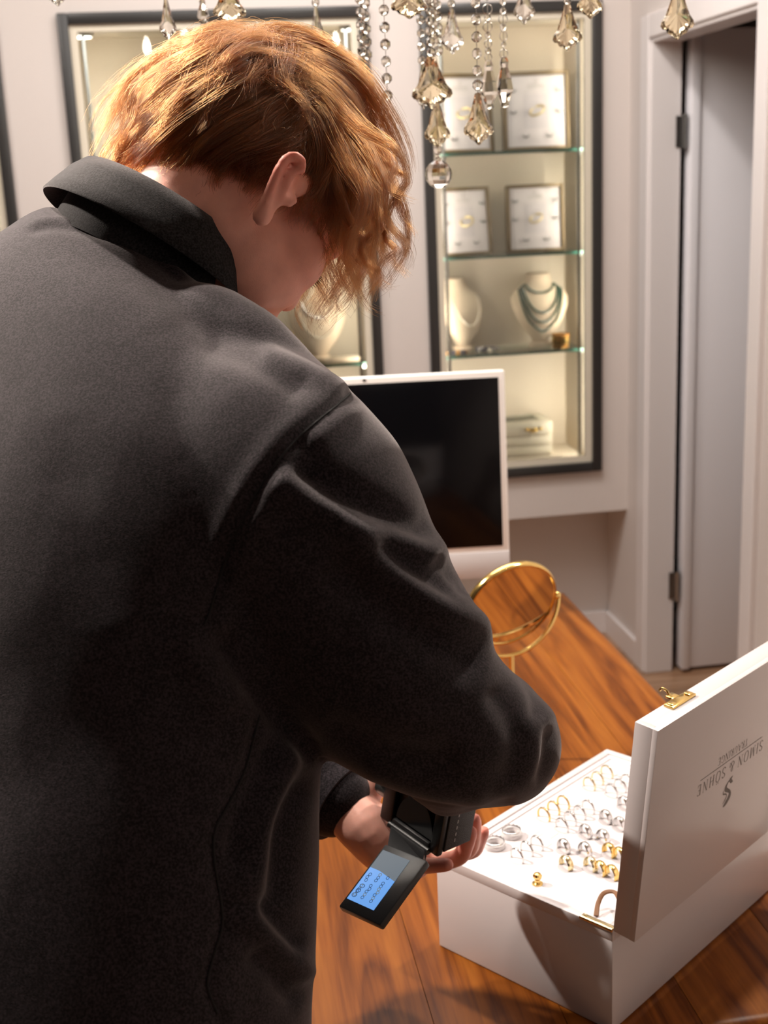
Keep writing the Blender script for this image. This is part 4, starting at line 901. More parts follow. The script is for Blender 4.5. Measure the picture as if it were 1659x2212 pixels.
# turn-down collar: stand beside the neck, fold, and a flap that stands off the neck seam
cr0, cf0 = tframe(1); cn0 = np.cross(cr0, cf0); cc0 = at(296, 560, 1.056)
if cn0@CU < 0: cn0 = -cn0
def cloop(a, b, h, dx=0, dy=0):
    return np.array([cc0+cn0*h+cr0*(dx+a*math.cos(q))+cf0*(dy+b*math.sin(q)) for q in np.linspace(0, 2*math.pi, 72, endpoint=False)])
prof = [cloop(.078, .064, -.012), cloop(.077, .064, .020), cloop(.077, .065, .044), cloop(.080, .067, .0495), cloop(.085, .072, .0490), cloop(.092, .078, .038), cloop(.098, .083, .022), cloop(.1015, .0865, .010), cloop(.1005, .0855, .0085), cloop(.0950, .0810, .018), cloop(.0890, .0750, .034), cloop(.0845, .0710, .042), cloop(.0820, .0680, .020), cloop(.0825, .0680, -.012)]
part('collar', MB().rings(np.array(prof), cap=False, closed=True), M_rib, jacket, world=True, angle=80)
# left cuff edge
cl = np.array([at(*q) for q in ((708, 1712, 1.315), (724, 1724, 1.311), (738, 1734, 1.307))])
part('cuff', MB().tube(cl, [.0450, .0452, .0446], 32, flat=1.0), M_cloth, jacket, world=True, angle=60)
# trousers and shoes below the frame
tq = MB()
for s_ in (1, -1):
    pt = HIP+TR_*.085*s_
    tq.tube(catmull([pt+V(0, 0, -.03), V(pt[0], pt[1]+.01, .52), V(pt[0], pt[1]-.03, .06)], 5), np.interp(np.linspace(0, 1, 11), [0, .5, 1], [.105, .088, .078]), 20)
tq.tube([HIP+V(0, 0, .02), HIP+V(0, 0, -.04), HIP+V(0, 0, -.10)], [.10, .125, .13], 24, round_cap=True)
part('trousers', remesh(*tq.data(), .008, 6, 'trousers')[:2], M_trouser, PERSON, world=True, angle=80)
for s_ in (1, -1):
    pt = HIP+TR_*.085*s_
    q = MB(); fd = unit(V(.35, .94, 0)); sd = V(fd[1], -fd[0], 0); c0 = V(pt[0], pt[1]-.03, 0)
    R = [[c0+fd*(-.10+.30*t)+sd*w_*math.cos(a)+V(0, 0, .002+h_*.5+h_*.5*math.sin(a)) for a in np.linspace(0, 2*math.pi, 16, endpoint=False)] for t, w_, h_ in ((0, .02, .05), (.04, .036, .09), (.25, .040, .10), (.5, .045, .085), (.8, .05, .06), (.95, .038, .045), (1, .015, .03))]
    part('shoe', q.rings(R), M_shoe, PERSON, world=True, angle=70)

# --- hair
M_hair = bpy.data.materials.new('auburn_hair'); M_hair.use_nodes = True
_nt = M_hair.node_tree; _nt.nodes.clear(); _o = _nt.nodes.new('ShaderNodeOutputMaterial'); _h = _nt.nodes.new('ShaderNodeBsdfHairPrincipled')
_h.parametrization = 'COLOR'; _h.inputs['Color'].default_value = (.26, .105, .034, 1); _h.inputs['Roughness'].default_value = .26; _h.inputs['Radial Roughness'].default_value = .45 
_nt.links.new(_h.outputs[0], _o.inputs[0])
_h.inputs['Random Roughness'].default_value = .3
hi = _nt.nodes.new('ShaderNodeHairInfo'); cr_ = _nt.nodes.new('ShaderNodeValToRGB'); cr_.color_ramp.elements[0].color = (.019, .0049, .0012, 1); cr_.color_ramp.elements[1].color = (.105, .0275, .0058, 1)
_nt.links.new(hi.outputs['Random'], cr_.inputs['Fac']); _nt.links.new(cr_.outputs['Color'], _h.inputs['Color'])
M_cap = mat('dark_hair_roots', (.045, .02, .009), .75, bump=.5, bscale=300)
SC, SR = V(0, -.006, .030), V(.0755, .0975, .0905)
def thr(az): return np.interp(az, [0, .55, .95, 1.30, 1.60, 1.85, 2.3, math.pi], [.40, .34, .12, -.32, -.05, -.35, -.74, -.86])
# cap under the strands
cq_v, cq_f, idx = [], [], {}
NU, NV = 72, 36
for i in range(NV+1):
    for j in range(NU):
        t = i/NV; az = 2*math.pi*j/NU; a_ = abs((az+math.pi) % (2*math.pi)-math.pi); el = math.asin(np.clip(thr(a_), -1, 1)); e_ = math.pi/2+(el-math.pi/2)*t
        q = V(math.sin(az)*math.cos(e_), math.cos(az)*math.cos(e_), math.sin(e_)); off = 1.0+.075*min(1, (1-t)*3)**.5+.004
        cq_v.append(SC+SR*q*off)
for i in range(NV):
    for j in range(NU): k = (j+1) % NU; cq_f.append((i*NU+j, i*NU+k, (i+1)*NU+k, (i+1)*NU+j))
cv = np.array(cq_v)@MH[:3, :3].T+MH[:3, 3]
hairo = part('hair', (cv, cq_f), M_cap, PERSON, world=True, angle=80)
hairo['label'] = 'short wavy auburn hair with loose curls over the forehead'
# every strand is grown on its own and then drawn towards the guide lock it belongs to
GRAV = V(0, 0, -1)
gl = np.array([GRAV@HR, GRAV@HF, GRAV@HU])                      # gravity in head coordinates
TOWL = np.array([(-CR)@HR, (-CR)@HF, (-CR)@HU])                 # towards the nape side
WH = unit(V(-.10, -.50, .82))                                   # whorl
def roots(m):
    Q = rng.normal(size=(m*3, 3)); Q /= np.linalg.norm(Q, axis=1)[:, None]
    az = np.abs(np.arctan2(Q[:, 0], Q[:, 1])); Q = Q[Q[:, 2] > thr(az)+.015]; return Q[:m]
G = roots(430); NS = 12000; Q = roots(NS); NS = len(Q); NG = len(G)
own = np.empty(NS, int)
for a in range(0, NS, 2000): own[a:a+2000] = np.argmax(Q[a:a+2000]@G.T+rng.normal(size=(len(Q[a:a+2000]), NG))*.004, axis=1)
A_ = np.concatenate([G, Q]); own_all = np.r_[np.arange(NG), own]; n = len(A_)
gp = {k: f() for k, f in (('len', lambda: rng.uniform(.78, 1.18, NG)), ('ph', lambda: rng.uniform(0, 6.28, NG)), ('freq', lambda: rng.uniform(.9, 1.9, NG)), ('amp', lambda: rng.uniform(0, 1, NG)), ('lay', lambda: rng.uniform(0, 1, NG)), ('clump', lambda: rng.uniform(.45, .85, NG)))}
tilt_ = rng.normal(size=(NG, 3))*.16
root = SC+SR*A_; nor = A_/SR; nor /= np.linalg.norm(nor, axis=1)[:, None]
away = A_-WH; away -= (away*nor).sum(1)[:, None]*nor; away /= np.maximum(1e-6, np.linalg.norm(away, axis=1))[:, None]
fr_ = np.clip(A_[:, 1], 0, 1); bk = np.clip(-A_[:, 1], 0, 1); hi_ = A_[:, 2]
low_ = np.clip((-.22-hi_)/.35, 0, 1)*np.clip(bk*2, 0, 1)
length = (.074+.040*np.clip(hi_, 0, 1)+.022*fr_)*(1-low_)+.024*low_
side = np.clip(1-np.abs(hi_-.05)/.3, 0, 1)*np.clip(1-np.abs(A_[:, 1]-.1)/.5, 0, 1); length -= .018*side
length = length*gp['len'][own_all]*np.r_[np.ones(NG), rng.uniform(.70, 1.08, NS)]
layer = np.clip(gp['lay'][own_all]+np.r_[np.zeros(NG), rng.normal(size=NS)*.16], 0, 1.2)
T = 24
dirv = nor*.62+away*.85+tilt_[own_all]+np.r_[np.zeros((NG, 3)), rng.normal(size=(NS, 3))*.10]; dirv /= np.linalg.norm(dirv, axis=1)[:, None]
amp = (.14+.34*fr_+.32*gp['amp'][own_all])*(1-.8*low_); freq = gp['freq'][own_all]; ph = gp['ph'][own_all]+np.r_[np.zeros(NG), rng.normal(size=NS)*.35]
pos = root.copy(); paths = [pos.copy()]
for k in range(T):
    t = k/T; step = length/T
    d = dirv+gl*(.07+.15*t)*(1.0-.5*low_)[:, None]+away*.12*(1-t)+TOWL*.06*(bk+.3)[:, None]
    d /= np.linalg.norm(d, axis=1)[:, None]; dirv = d
    s1 = np.cross(d, nor); s1 /= np.maximum(1e-6, np.linalg.norm(s1, axis=1))[:, None]; s2 = np.cross(d, s1); w_ = ph+t*freq*6.28
    dd = d+(s1*np.cos(w_)[:, None]+s2*np.sin(w_)[:, None]*.8)*(amp*(.3+1.7*t))[:, None]; dd /= np.linalg.norm(dd, axis=1)[:, None]
    pos = pos+dd*step[:, None]
    q = (pos-SC)/SR; rr = np.linalg.norm(q, axis=1); need = 1.05+(.04+.12*layer*(1+.55*bk-.30*np.clip(hi_, 0, 1)))*min(1, t*3)*(1-.75*low_)
    inside = rr < need; pos[inside] = SC+SR*(q[inside]/rr[inside, None]*need[inside, None]); paths.append(pos.copy())
paths = np.array(paths).transpose(1, 0, 2); tt = np.linspace(0, 1, T+1)
Gp, Sp = paths[:NG], paths[NG:]
c_t = gp['clump'][own][:, None]*np.clip(tt*1.6, 0, 1)[None]**1.2
free = rng.uniform(size=NS) < .10; c_t[free] *= .15
Sp = Sp*(1-c_t[..., None])+Gp[own]*c_t[..., None]
Sp += np.cumsum(rng.normal(size=Sp.shape)*.00026, axis=1)*tt[None, :, None]
fly = rng.uniform(size=NS) < .03; Sp[fly] += np.cumsum(rng.normal(size=Sp[fly].shape)*.0011, axis=1)
strands = [Sp@MH[:3, :3].T+MH[:3, 3]]
# loose curls that fall in front of the forehead and over the ear
extra = [([(800, 330, 1.06), (772, 420, 1.04), (748, 510, 1.04), (752, 570, 1.05), (775, 630, 1.06), (800, 668, 1.06), (828, 676, 1.05)], .0060), ([(790, 380, 1.08), (790, 480, 1.07), (800, 560, 1.07), (812, 600, 1.06), (795, 630, 1.05), (760, 645, 1.05)], .0065),
         ([(830, 330, 1.07), (860, 420, 1.06), (880, 480, 1.06), (878, 540, 1.06), (850, 590, 1.06), (825, 620, 1.07), (800, 632, 1.08)], .0060), ([(820, 290, 1.05), (850, 350, 1.04), (840, 400, 1.03), (865, 420, 1.03), (898, 430, 1.03)], .0060),
         ([(800, 300, 1.03), (830, 400, 1.02), (835, 470, 1.02), (870, 520, 1.02), (884, 560, 1.03), (868, 600, 1.04)], .0060), ([(760, 340, 1.01), (790, 430, 1.0), (770, 500, 1.0), (755, 560, 1.01), (770, 600, 1.02)], .0075),
         ([(790, 260, 1.02), (850, 320, 1.02), (880, 380, 1.03), (868, 420, 1.03), (850, 450, 1.03)], .0065), ([(770, 330, 1.02), (800, 420, 1.01), (815, 500, 1.01), (805, 560, 1.02), (830, 610, 1.03), (860, 612, 1.03)], .0065)]

def over(x, y, lift):                    # point of the hair surface (skull ellipsoid swollen by lift) in line with a photo point
    d = (CF+(x-W/2)/FPX*CR-(y-H/2)/FPX*CU); o_ = np.array([(CO-HC)@HR, (CO-HC)@HF, (CO-HC)@HU])-SC; dl = np.array([d@HR, d@HF, d@HU]); R_ = SR*lift
    a = ((dl/R_)**2).sum(); b = (o_*dl/R_**2).sum(); c = ((o_/R_)**2).sum()-1; disc = b*b-a*c
    t = (-b-math.sqrt(disc))/a if disc > 0 else -b/a
    return CO+d*t
LOCKS = [  # flow of the hair from the crown, in photo points
    [(545, 85), (470, 95), (390, 130), (310, 190), (255, 260), (228, 330)], [(550, 100), (480, 125), (400, 165), (330, 225), (280, 290), (245, 350)], [(560, 120), (500, 150), (430, 190), (360, 245), (310, 300), (270, 355)],
    [(530, 78), (450, 82), (370, 112), (300, 162), (248, 225), (222, 290)], [(580, 140), (520, 175), (450, 220), (390, 270), (345, 320), (310, 370)], [(600, 165), (540, 205), (470, 245), (420, 290), (375, 335), (340, 385)],
    [(620, 190), (560, 230), (500, 270), (450, 310), (405, 350), (375, 395)], [(640, 215), (590, 255), (530, 290), (480, 325), (440, 360), (410, 405)], [(660, 235), (620, 280), (570, 310), (520, 335), (480, 370), (455, 410)],
    [(560, 74), (500, 66), (420, 80), (345, 122), (285, 180), (245, 240)], [(470, 180), (410, 225), (350, 275), (305, 325), (285, 365)], [(520, 230), (460, 280), (420, 320), (400, 360), (392, 395)], [(590, 270), (540, 310), (505, 345), (490, 385)],
    [(330, 290), (295, 330), (262, 362), (238, 390)], [(290, 260), (255, 305), (236, 345), (224, 385)], [(400, 320), (370, 352), (345, 378), (330, 392)], [(470, 335), (450, 370), (440, 405)], [(530, 325), (512, 365), (515, 405)], [(572, 325), (555, 368), (545, 415)], [(610, 300), (580, 335), (560, 380)],
    [(560, 95), (620, 72), (690, 92), (750, 142), (800, 200), (838, 260)], [(550, 82), (610, 62), (680, 78), (740, 120), (790, 170)], [(610, 112), (545, 102), (492, 128), (474, 165), (490, 190)], [(640, 130), (600, 100), (540, 95), (500, 115)],
    [(580, 110), (660, 115), (740, 160), (800, 230), (842, 310), (865, 385)], [(600, 130), (680, 145), (750, 195), (800, 270), (828, 350), (846, 425)], [(610, 150), (690, 175), (750, 235), (785, 310), (803, 390), (795, 465), (778, 530)],
    [(630, 170), (700, 205), (745, 265), (765, 340), (768, 420), (752, 488), (728, 540)], [(640, 195), (695, 240), (725, 300), (735, 370), (725, 430), (698, 488)], [(650, 215), (690, 265), (708, 325), (705, 390), (685, 440), (655, 478)], [(660, 225), (688, 280), (688, 340), (670, 400), (645, 440), (622, 455)],
    [(590, 95), (680, 98), (770, 148), (832, 225), (868, 310), (880, 375)], [(650, 180), (720, 230), (770, 300), (790, 380), (785, 450), (760, 510)], [(700, 300), (720, 370), (715, 440), (735, 510), (742, 560)], [(740, 290), (775, 380), (770, 460), (750, 530)],
    [(700, 255), (662, 300), (622, 328), (588, 348), (556, 368)], [(680, 230), (640, 280), (600, 310), (552, 332)], [(720, 262), (702, 330), (672, 378), (640, 402)], [(560, 170), (610, 185), (650, 230), (630, 280)], [(690, 190), (650, 200), (610, 240), (600, 290)], [(760, 230), (735, 290), (745, 350), (725, 400)]]
def resample(C): sl = np.r_[0, np.cumsum(np.linalg.norm(np.diff(C, axis=0), axis=1))]; return np.column_stack([np.interp(np.linspace(0, sl[-1], T+1), sl, C[:, k]) for k in range(3)])
for pts in LOCKS:
    for rep_ in range(4):
        jx, jy = rng.normal()*13, rng.normal()*13; kk = len(pts); l0 = rng.uniform(1.16, 1.26)
        A = np.array([over(x+jx*(1+.5*q/kk), y+jy, (1.06+(l0-1.06)*min(1, q/1.5)+rng.normal()*.012)) for q, (x, y) in enumerate(pts)])
        C = resample(catmull(A, 10)); tg = np.gradient(C, axis=0); tg /= np.linalg.norm(tg, axis=1)[:, None]
        nn_ = C-HC; nn_ /= np.linalg.norm(nn_, axis=1)[:, None]; a = np.cross(tg, nn_); a /= np.maximum(1e-6, np.linalg.norm(a, axis=1))[:, None]; b = np.cross(a, tg)
        w0 = rng.uniform(.0045, .0085); m = 62; f0, p0_ = rng.uniform(5, 11), rng.uniform(0, 6.28)
        C = C+a*(np.sin(p0_+tt*f0)*.0030*tt)[:, None]+b*(np.sin(p0_+1+tt*f0*1.2)*.0020*tt)[:, None]
        pa = rng.normal(size=m)*w0; pb = rng.normal(size=m)*w0*.45; pf = 1.05-.80*tt**1.1
        X_ = C[None]+(a[None]*pa[:, None, None]+b[None]*pb[:, None, None])*pf[None, :, None]+np.cumsum(rng.normal(size=(m, T+1, 3))*.00022, axis=1)*tt[None, :, None]
        wl = rng.uniform(size=m) < .05; X_[wl] += np.cumsum(rng.normal(size=X_[wl].shape)*.0011, axis=1)
        u0 = rng.uniform(0, .22, m); u1 = rng.uniform(.72, 1.0, m); st = np.empty_like(X_)
        for k in range(m):
            u = u0[k]+(u1[k]-u0[k])*tt
            for c in range(3): st[k, :, c] = np.interp(u, tt, X_[k, :, c])
        strands.append(st)
def spiral(x0, y0, x1, y1, r, turns, d, ph0):
    out = []
    for q in np.linspace(0, 1, 9+int(turns*7)):
        th_ = ph0+q*turns*6.283; rr_ = r*min(1, q*2.5)*(1-.25*q); out.append((x0+(x1-x0)*q+rr_*math.sin(th_), y0+(y1-y0)*q+rr_*.45*math.cos(th_*1.0), d+rr_/FPX*math.cos(th_)))
    return out
extra += [(spiral(815, 450, 792, 655, 26, 1.6, 1.05, 0), .0042), (spiral(850, 400, 862, 590, 24, 1.5, 1.05, 1.5), .0040), (spiral(785, 500, 812, 668, 28, 1.2, 1.04, 3.6), .0045), (spiral(868, 360, 880, 520, 20, 1.3, 1.05, .5), .0036),
          (spiral(770, 480, 768, 610, 22, 1.1, 1.03, 2.2), .0042), (spiral(835, 480, 838, 625, 26, 1.3, 1.06, 4.4), .0042), (spiral(800, 420, 872, 600, 20, 1.4, 1.07, 5.2), .0038)]
for pts, wdt in extra:
    A = np.array([at(*q) for q in pts]); A = np.vstack([over(600+.25*(pts[0][0]-600), 130+.25*(pts[0][1]-130), 1.12), over(.5*(620+pts[0][0]), .5*(150+pts[0][1]), 1.16), A[0]+unit(HC-A[0])*.008, A[1:]]); c_ = catmull(A, 12); sl = np.r_[0, np.cumsum(np.linalg.norm(np.diff(c_, axis=0), axis=1))]
    C = np.column_stack([np.interp(np.linspace(0, sl[-1], T+1), sl, c_[:, k]) for k in range(3)])
    tg = np.gradient(C, axis=0); tg /= np.linalg.norm(tg, axis=1)[:, None]; a = np.cross(tg, CF); a /= np.linalg.norm(a, axis=1)[:, None]; b = np.cross(tg, a)
    m = 95; pa = rng.normal(size=m)*wdt*.75; pb = rng.normal(size=m)*wdt*.40; pf = (1.5-1.25*np.clip(tt*1.35, 0, 1)**.8)*.9+.12
    X_ = C[None]+(a[None]*pa[:, None, None]+b[None]*pb[:, None, None])*pf[None, :, None]+np.cumsum(rng.normal(size=(m, T+1, 3))*.0004, axis=1)*tt[None, :, None]
    wob = rng.uniform(0, 6.28, m)[:, None]+tt*9; X_ += (a[None]*np.sin(wob)[..., None]*.0012)
    u0 = rng.uniform(0, .45, m); u1 = rng.uniform(.70, 1.0, m)
    st = np.empty_like(X_)
    for k in range(m):
        u = u0[k]+(u1[k]-u0[k])*tt
        for c in range(3): st[k, :, c] = np.interp(u, tt, X_[k, :, c])
    strands.append(st)
strands = np.concatenate(strands).astype(np.float32)
Mi = np.linalg.inv(FR[PERSON.name]); strands = strands@Mi[:3, :3].T.astype(np.float32)+Mi[:3, 3].astype(np.float32)
hc = bpy.data.hair_curves.new('hair_strands'); hc.add_curves([T+1]*len(strands))
hc.attributes['position'].data.foreach_set('vector', strands.reshape(-1).astype(np.float32)) if 'position' in hc.attributes else hc.position_data.foreach_set('vector', strands.reshape(-1))
ra = hc.attributes.get('radius') or hc.attributes.new('radius', 'FLOAT', 'POINT')
ra.data.foreach_set('value', np.tile((.000105*(1-.6*tt**2)).astype(np.float32), len(strands)))
hc.materials.append(M_hair)
ho = bpy.data.objects.new('hair_strands', hc); COL.objects.link(ho); ho.parent = hairo; ho['kind'] = 'stuff'

# ---------------------------------------------------------------- the camera in the hands
MK = frame(KC, CA, CB, CC)               # x: towards the fingers (base of the body), y: up along the body, z: lens direction
def cpart(name, mb, m, parent, **kw):    # MK is left-handed: build in it, then mirror into the thing's right-handed frame
    v, f = mb.data(); return part(name, (v*V(-1, 1, 1), f), m, parent, **kw)
cm = thing('photo_camera', 'black digital camera held upright with its lit screen flipped out below', 'camera', frame(KC, -CA, CB, CC))
bdy = MB().box((-.083, .0, .004), (.0, .132, .046), bev=.006, seg=3)
cpart('camera_body', bdy, M_black, cm)
cpart('back_frame', (lambda q: q.box((-.083, 0, -.002), (-.066, .13, .006), bev=.002).box((-.012, .0, -.002), (0, .13, .006), bev=.002).box((-.067, .085, -.002), (-.011, .13, .006), bev=.002))(MB()), M_black, cm)
cpart('screen_recess', MB().prism([(-.062+.050*.5+.025*math.cos(a), .012+.034*math.sin(a)) for a in np.linspace(0, math.pi, 20)], -.0005, .005), M_blackgloss, cm)
cpart('hinge', MB().box((-.064, -.004, -.004), (-.012, .010, .006), bev=.002).tube([V(-.066, .002, -.004), V(-.010, .002, -.004)], .0036, 12), M_black, cm)
cpart('base_plate', MB().box((-.001, .004, .006), (.0012, .128, .044), bev=.0008), M_rubber, cm)
q = MB()
for k in range(6): q.box((.0012, .012+k*.007, .018), (.0015, .0155+k*.007, .0195))
for yy in (.062, .073):                  # the CE mark
    q.add(*ring_mb(.0034, .0005, 12, 4, (.7, 5.6)).data(), M=frame(V(.0013, yy, .016), V(0, 0, 1), V(0, 1, 0), V(1, 0, 0)))
q.box((.0012, .074-.0005, .013), (.0016, .074+.0005, .018))
q.box((.0012, .055, .030), (.0016, .080, .033))
cpart('base_lettering', q, M_camprint, cm, smooth=False)
cpart('grip', MB().box((-.078, .088, .040), (-.006, .128, .068), bev=.012, seg=3), M_rubber, cm)
cpart('viewfinder', MB().box((-.103, .045, -.006), (-.082, .090, .040), bev=.006), M_black, cm)
for k, (yy, zz, r_, h_) in enumerate(((.028, .011, .0115, .015), (.105, .020, .011, .010), (.112, .042, .007, .008))):
    dl_ = cpart('dial', MB().lathe([(r_, 0), (r_, h_*.8), (r_*.9, h_), (.0005, h_)], 28, M=frame(V(-.083, yy, zz), V(0, 1, 0), V(0, 0, 1), V(-1, 0, 0)) @ np.diag([1, -1, 1, 1])), M_dial, cm)
cpart('strap_lug', MB().box((-.0935, .006, .024), (-.083, .020, .036), bev=.003), M_blackgloss, cm)
ax = V(-.042, .056, 0)
lens = cpart('lens', MB().lathe([(.030, .044), (.034, .048), (.034, .060), (.0365, .062), (.0365, .084), (.035, .086), (.035, .096), (.0365, .098), (.0365, .108), (.033, .110), (.030, .104), (.0005, .100)], 40, M=frame(ax, V(1, 0, 0), V(0, 1, 0), V(0, 0, 1))), M_blackgloss, cm)
for z_ in (.064, .088, .099):
    q = MB()
    for k in range(48):
        a = 2*math.pi*k/48; q.box((.0355, -.0011, z_), (.0376, .0011, z_+.008 if z_ != .064 else z_+.018), M=frame(ax, V(math.cos(a), math.sin(a), 0), V(-math.sin(a), math.cos(a), 0), V(0, 0, 1)))
    o_ = cpart('grip_ring', q, M_rubber, lens, smooth=False); o_['kind'] = 'stuff'
cpart('front_glass', MB().lathe([(.028, .1045), (.02, .107), (.0005, .109)], 30, M=frame(ax, V(1, 0, 0), V(0, 1, 0), V(0, 0, 1))), M_glass, lens)
# flipped-out screen: plane through its four corners
s0, s1, s2, s3 = at(832, 1822, 1.215), at(923, 1858, 1.176), at(803, 1994, 1.149), at(711, 1943, 1.188)
ex = unit(s1-s0); ey = unit((s3-s0)-ex*((s3-s0)@ex)); ez = np.cross(ex, ey)
if ez@CF > 0: ez = -ez
sw, shh = np.linalg.norm(s1-s0), .5*(np.linalg.norm(s3-s0)+np.linalg.norm(s2-s1))
MS = np.linalg.inv(MK)@frame(s0, ex, ey, ez)
sx_ = np.sign(np.linalg.det(MS[:3, :3]))
fl_ = cpart('flip_screen', MB().box((0, 0, -.0085), (sw, shh, 0), M=MS, bev=.002), M_black, cm)
_ra = [V(-.062, .003, -.006), V(-.014, .003, -.006), V(-.014, -.001, -.001), V(-.062, -.001, -.001)]
_rb = [(MS@np.append(V(sw*a_, shh*.03, z_), 1))[:3] for a_, z_ in ((.08, -.001), (.92, -.001), (.92, -.006), (.08, -.006))]
cpart('hinge_arm', MB().rings([_ra, _rb]), M_black, cm, smooth=False)
def disp_pt(x, y): w_ = on_plane(x, y, s0, ez); return ((w_-s0)@ex, (w_-s0)@ey)
d0_, d1_, d2_, d3_ = disp_pt(838, 1840), disp_pt(895, 1864), disp_pt(797, 1963), disp_pt(741, 1936)
x0, x1 = .5*(d0_[0]+d3_[0]), .5*(d1_[0]+d2_[0]); y0, y1 = .5*(d0_[1]+d1_[1]), .5*(d2_[1]+d3_[1])
M_live = mat('screen_blue_glow', (.02, .03, .05), .6, emit=(.16, .42, .95), estr=.85); M_live2 = mat('screen_grey_glow', (.02, .02, .02), .6, emit=(.17, .20, .23), estr=.9, spec=.1)
M_livedark = mat('screen_dark_marks', (.01, .012, .02), .2, emit=(.03, .06, .14), estr=.6); M_livegold = mat('screen_gold_marks', (.02, .02, .01), .2, emit=(.30, .28, .10), estr=.6)
ym = y0+(y1-y0)*.36
dp = cpart('display', MB().box((x0, ym, .0), (x1, y1, .0006), M=MS), M_live, fl_, smooth=False, label='glowing blue live view of the ring tray')
cpart('display_top', MB().prism([(x0, y0), (x1, y0), (x1, ym+.004), (x0+(x1-x0)*.35, ym), (x0, ym)], 0, .0007, M=MS), M_live2, fl_, smooth=False)
qd, qg = MB(), MB()
for i in range(9):
    for j in range(3):
        if rng.uniform() < .25: continue
        u, v_ = .12+.30*j+.05*rng.uniform(), .42+.058*i; X_ = x0+(x1-x0)*u; Y_ = y0+(y1-y0)*v_
        (qg if rng.uniform() < .25 else qd).add(*ring_mb(.0016, .0003, 10, 4).data(), M=MS@frame(V(X_, Y_, .0007), V(1, 0, 0), V(0, 1, 0), V(0, 0, 1)))
for k in range(3): qd.add(*ring_mb(.0026, .0004, 12, 4).data(), M=MS@frame(V(x0+(x1-x0)*(.14+.02*k), y1-.006-.0055*k, .0007), V(1, 0, 0), V(0, .8, 0), V(0, 0, 1)))
o_ = cpart('display_mark', qd, M_livedark, fl_, smooth=False); o_['kind'] = 'stuff'
o_ = cpart('display_gold_mark', qg, M_livegold, fl_, smooth=False); o_['kind'] = 'stuff'
# ---------------------------------------------------------------- crystal chandelier over the table
M_crystal = mat('smoky_crystal', (.97, .93, .84), .01, spec=.6, trans=1.0, ior=1.55); M_crystal2 = mat('amber_crystal', (.96, .84, .60), .01, spec=.6, trans=1.0, ior=1.55)
M_chrome = mat('polished_nickel', (.78, .76, .72), .12, 1); M_candle = mat('candle_sleeve', (.85, .82, .76), .5); M_bulb = mat('bulb_glow', (1, 1, 1), emit=(1, .90, .74), estr=70)
CC_ = at(905, 0, 1.62); CHX, CHY = CC_[0]-.01, CC_[1]; RZ = 1.945
ch = thing('chandelier', 'crystal chandelier hanging over the table with dangling beads and leaf pendants', 'chandelier', V(CHX, CHY, RZ))
I4 = np.eye(4)
part('column', MB().lathe([(.004, -.04), (.018, -.03), (.03, 0), (.018, .03), (.012, .06), (.012, .16), (.03, .18), (.034, .20), (.02, .23), (.010, .25), (.008, CEIL-RZ-.03), (.05, CEIL-RZ-.02), (.055, CEIL-RZ-.001)], 24), M_chrome, ch)
part('lower_rim', MB().add(*ring_mb(.30, .006, 64, 8).data()), M_chrome, ch); part('inner_rim', MB().add(*ring_mb(.13, .005, 48, 8).data()), M_chrome, ch)
for k in range(12):
    up_ = k >= 8; a = 2*math.pi*(k+.5)/8 if not up_ else 2*math.pi*(k-8)/4+.4; d = V(math.cos(a), math.sin(a), 0); R_, h_ = (.27, .075) if up_ else (.455, .0)
    am = part('arm', MB().tube(catmull([d*.012+V(0, 0, .17), d*R_*.24+V(0, 0, .21), d*R_*.48+V(0, 0, .13+h_), d*R_*.72+V(0, 0, .09+h_), d*R_*.92+V(0, 0, .11+h_), d*R_+V(0, 0, .17+h_)], 5), .0055, 8), M_chrome, ch)
    F_ = frame(d*R_+V(0, 0, h_), V(1, 0, 0), V(0, 1, 0), V(0, 0, 1))
    part('drip_pan', MB().lathe([(.004, .165), (.03, .172), (.034, .182), (.03, .178), (.012, .176)], 20, M=F_), M_chrome, am); part('candle', MB().lathe([(.011, .176), (.011, .255), (.0005, .256)], 16, M=F_), M_candle, am)
    part('bulb', MB().lathe([(.006, .256), (.013, .268), (.0155, .284), (.012, .304), (.005, .322), (.0005, .330)], 16, M=F_), M_bulb, am)
for k in range(4):
    a = 2*math.pi*k/4+.3; d = V(math.cos(a), math.sin(a), 0); part('stay', MB().tube([d*.015+V(0, 0, .03), d*.13, d*.30], .003, 8), M_chrome, ch)
LEAF = [(0, 0), (.10, -.02), (.14, -.12), (.24, -.34), (.36, -.55), (.48, -.66), (.50, -.74), (.44, -.80), (.34, -.81), (.28, -.88), (.14, -.92), (.06, -.98), (0, -1)]
def leaf(top, w, h, fx, fz, t):
    up = V(0, 0, 1); half = LEAF; out = half+[(-x, y) for x, y in half[-2:0:-1]]; n = len(out); pts = []
    for s_, zz in ((1, 0), (.62, t)):
        for x, y in out: pts.append((x*s_*w, (-.60+(y+.60)*s_)*h, zz))
    for x, y in out: pts.append((x*.62*w, (-.60+(y+.60)*.62)*h, -t))
    pts += [(0, -.52*h, t*1.35), (0, -.52*h, -t*1.35)]
    f = []
    for i in range(n):
        j = (i+1) % n; f += [(i, j, n+j), (i, n+j, n+i), (j, i, 2*n+i), (j, 2*n+i, 2*n+j), (n+i, n+j, 3*n), (2*n+j, 2*n+i, 3*n+1)]
    P_ = np.array([top+fx*x+up*y+fz*z for x, y, z in pts]); return MB().add(P_, f)
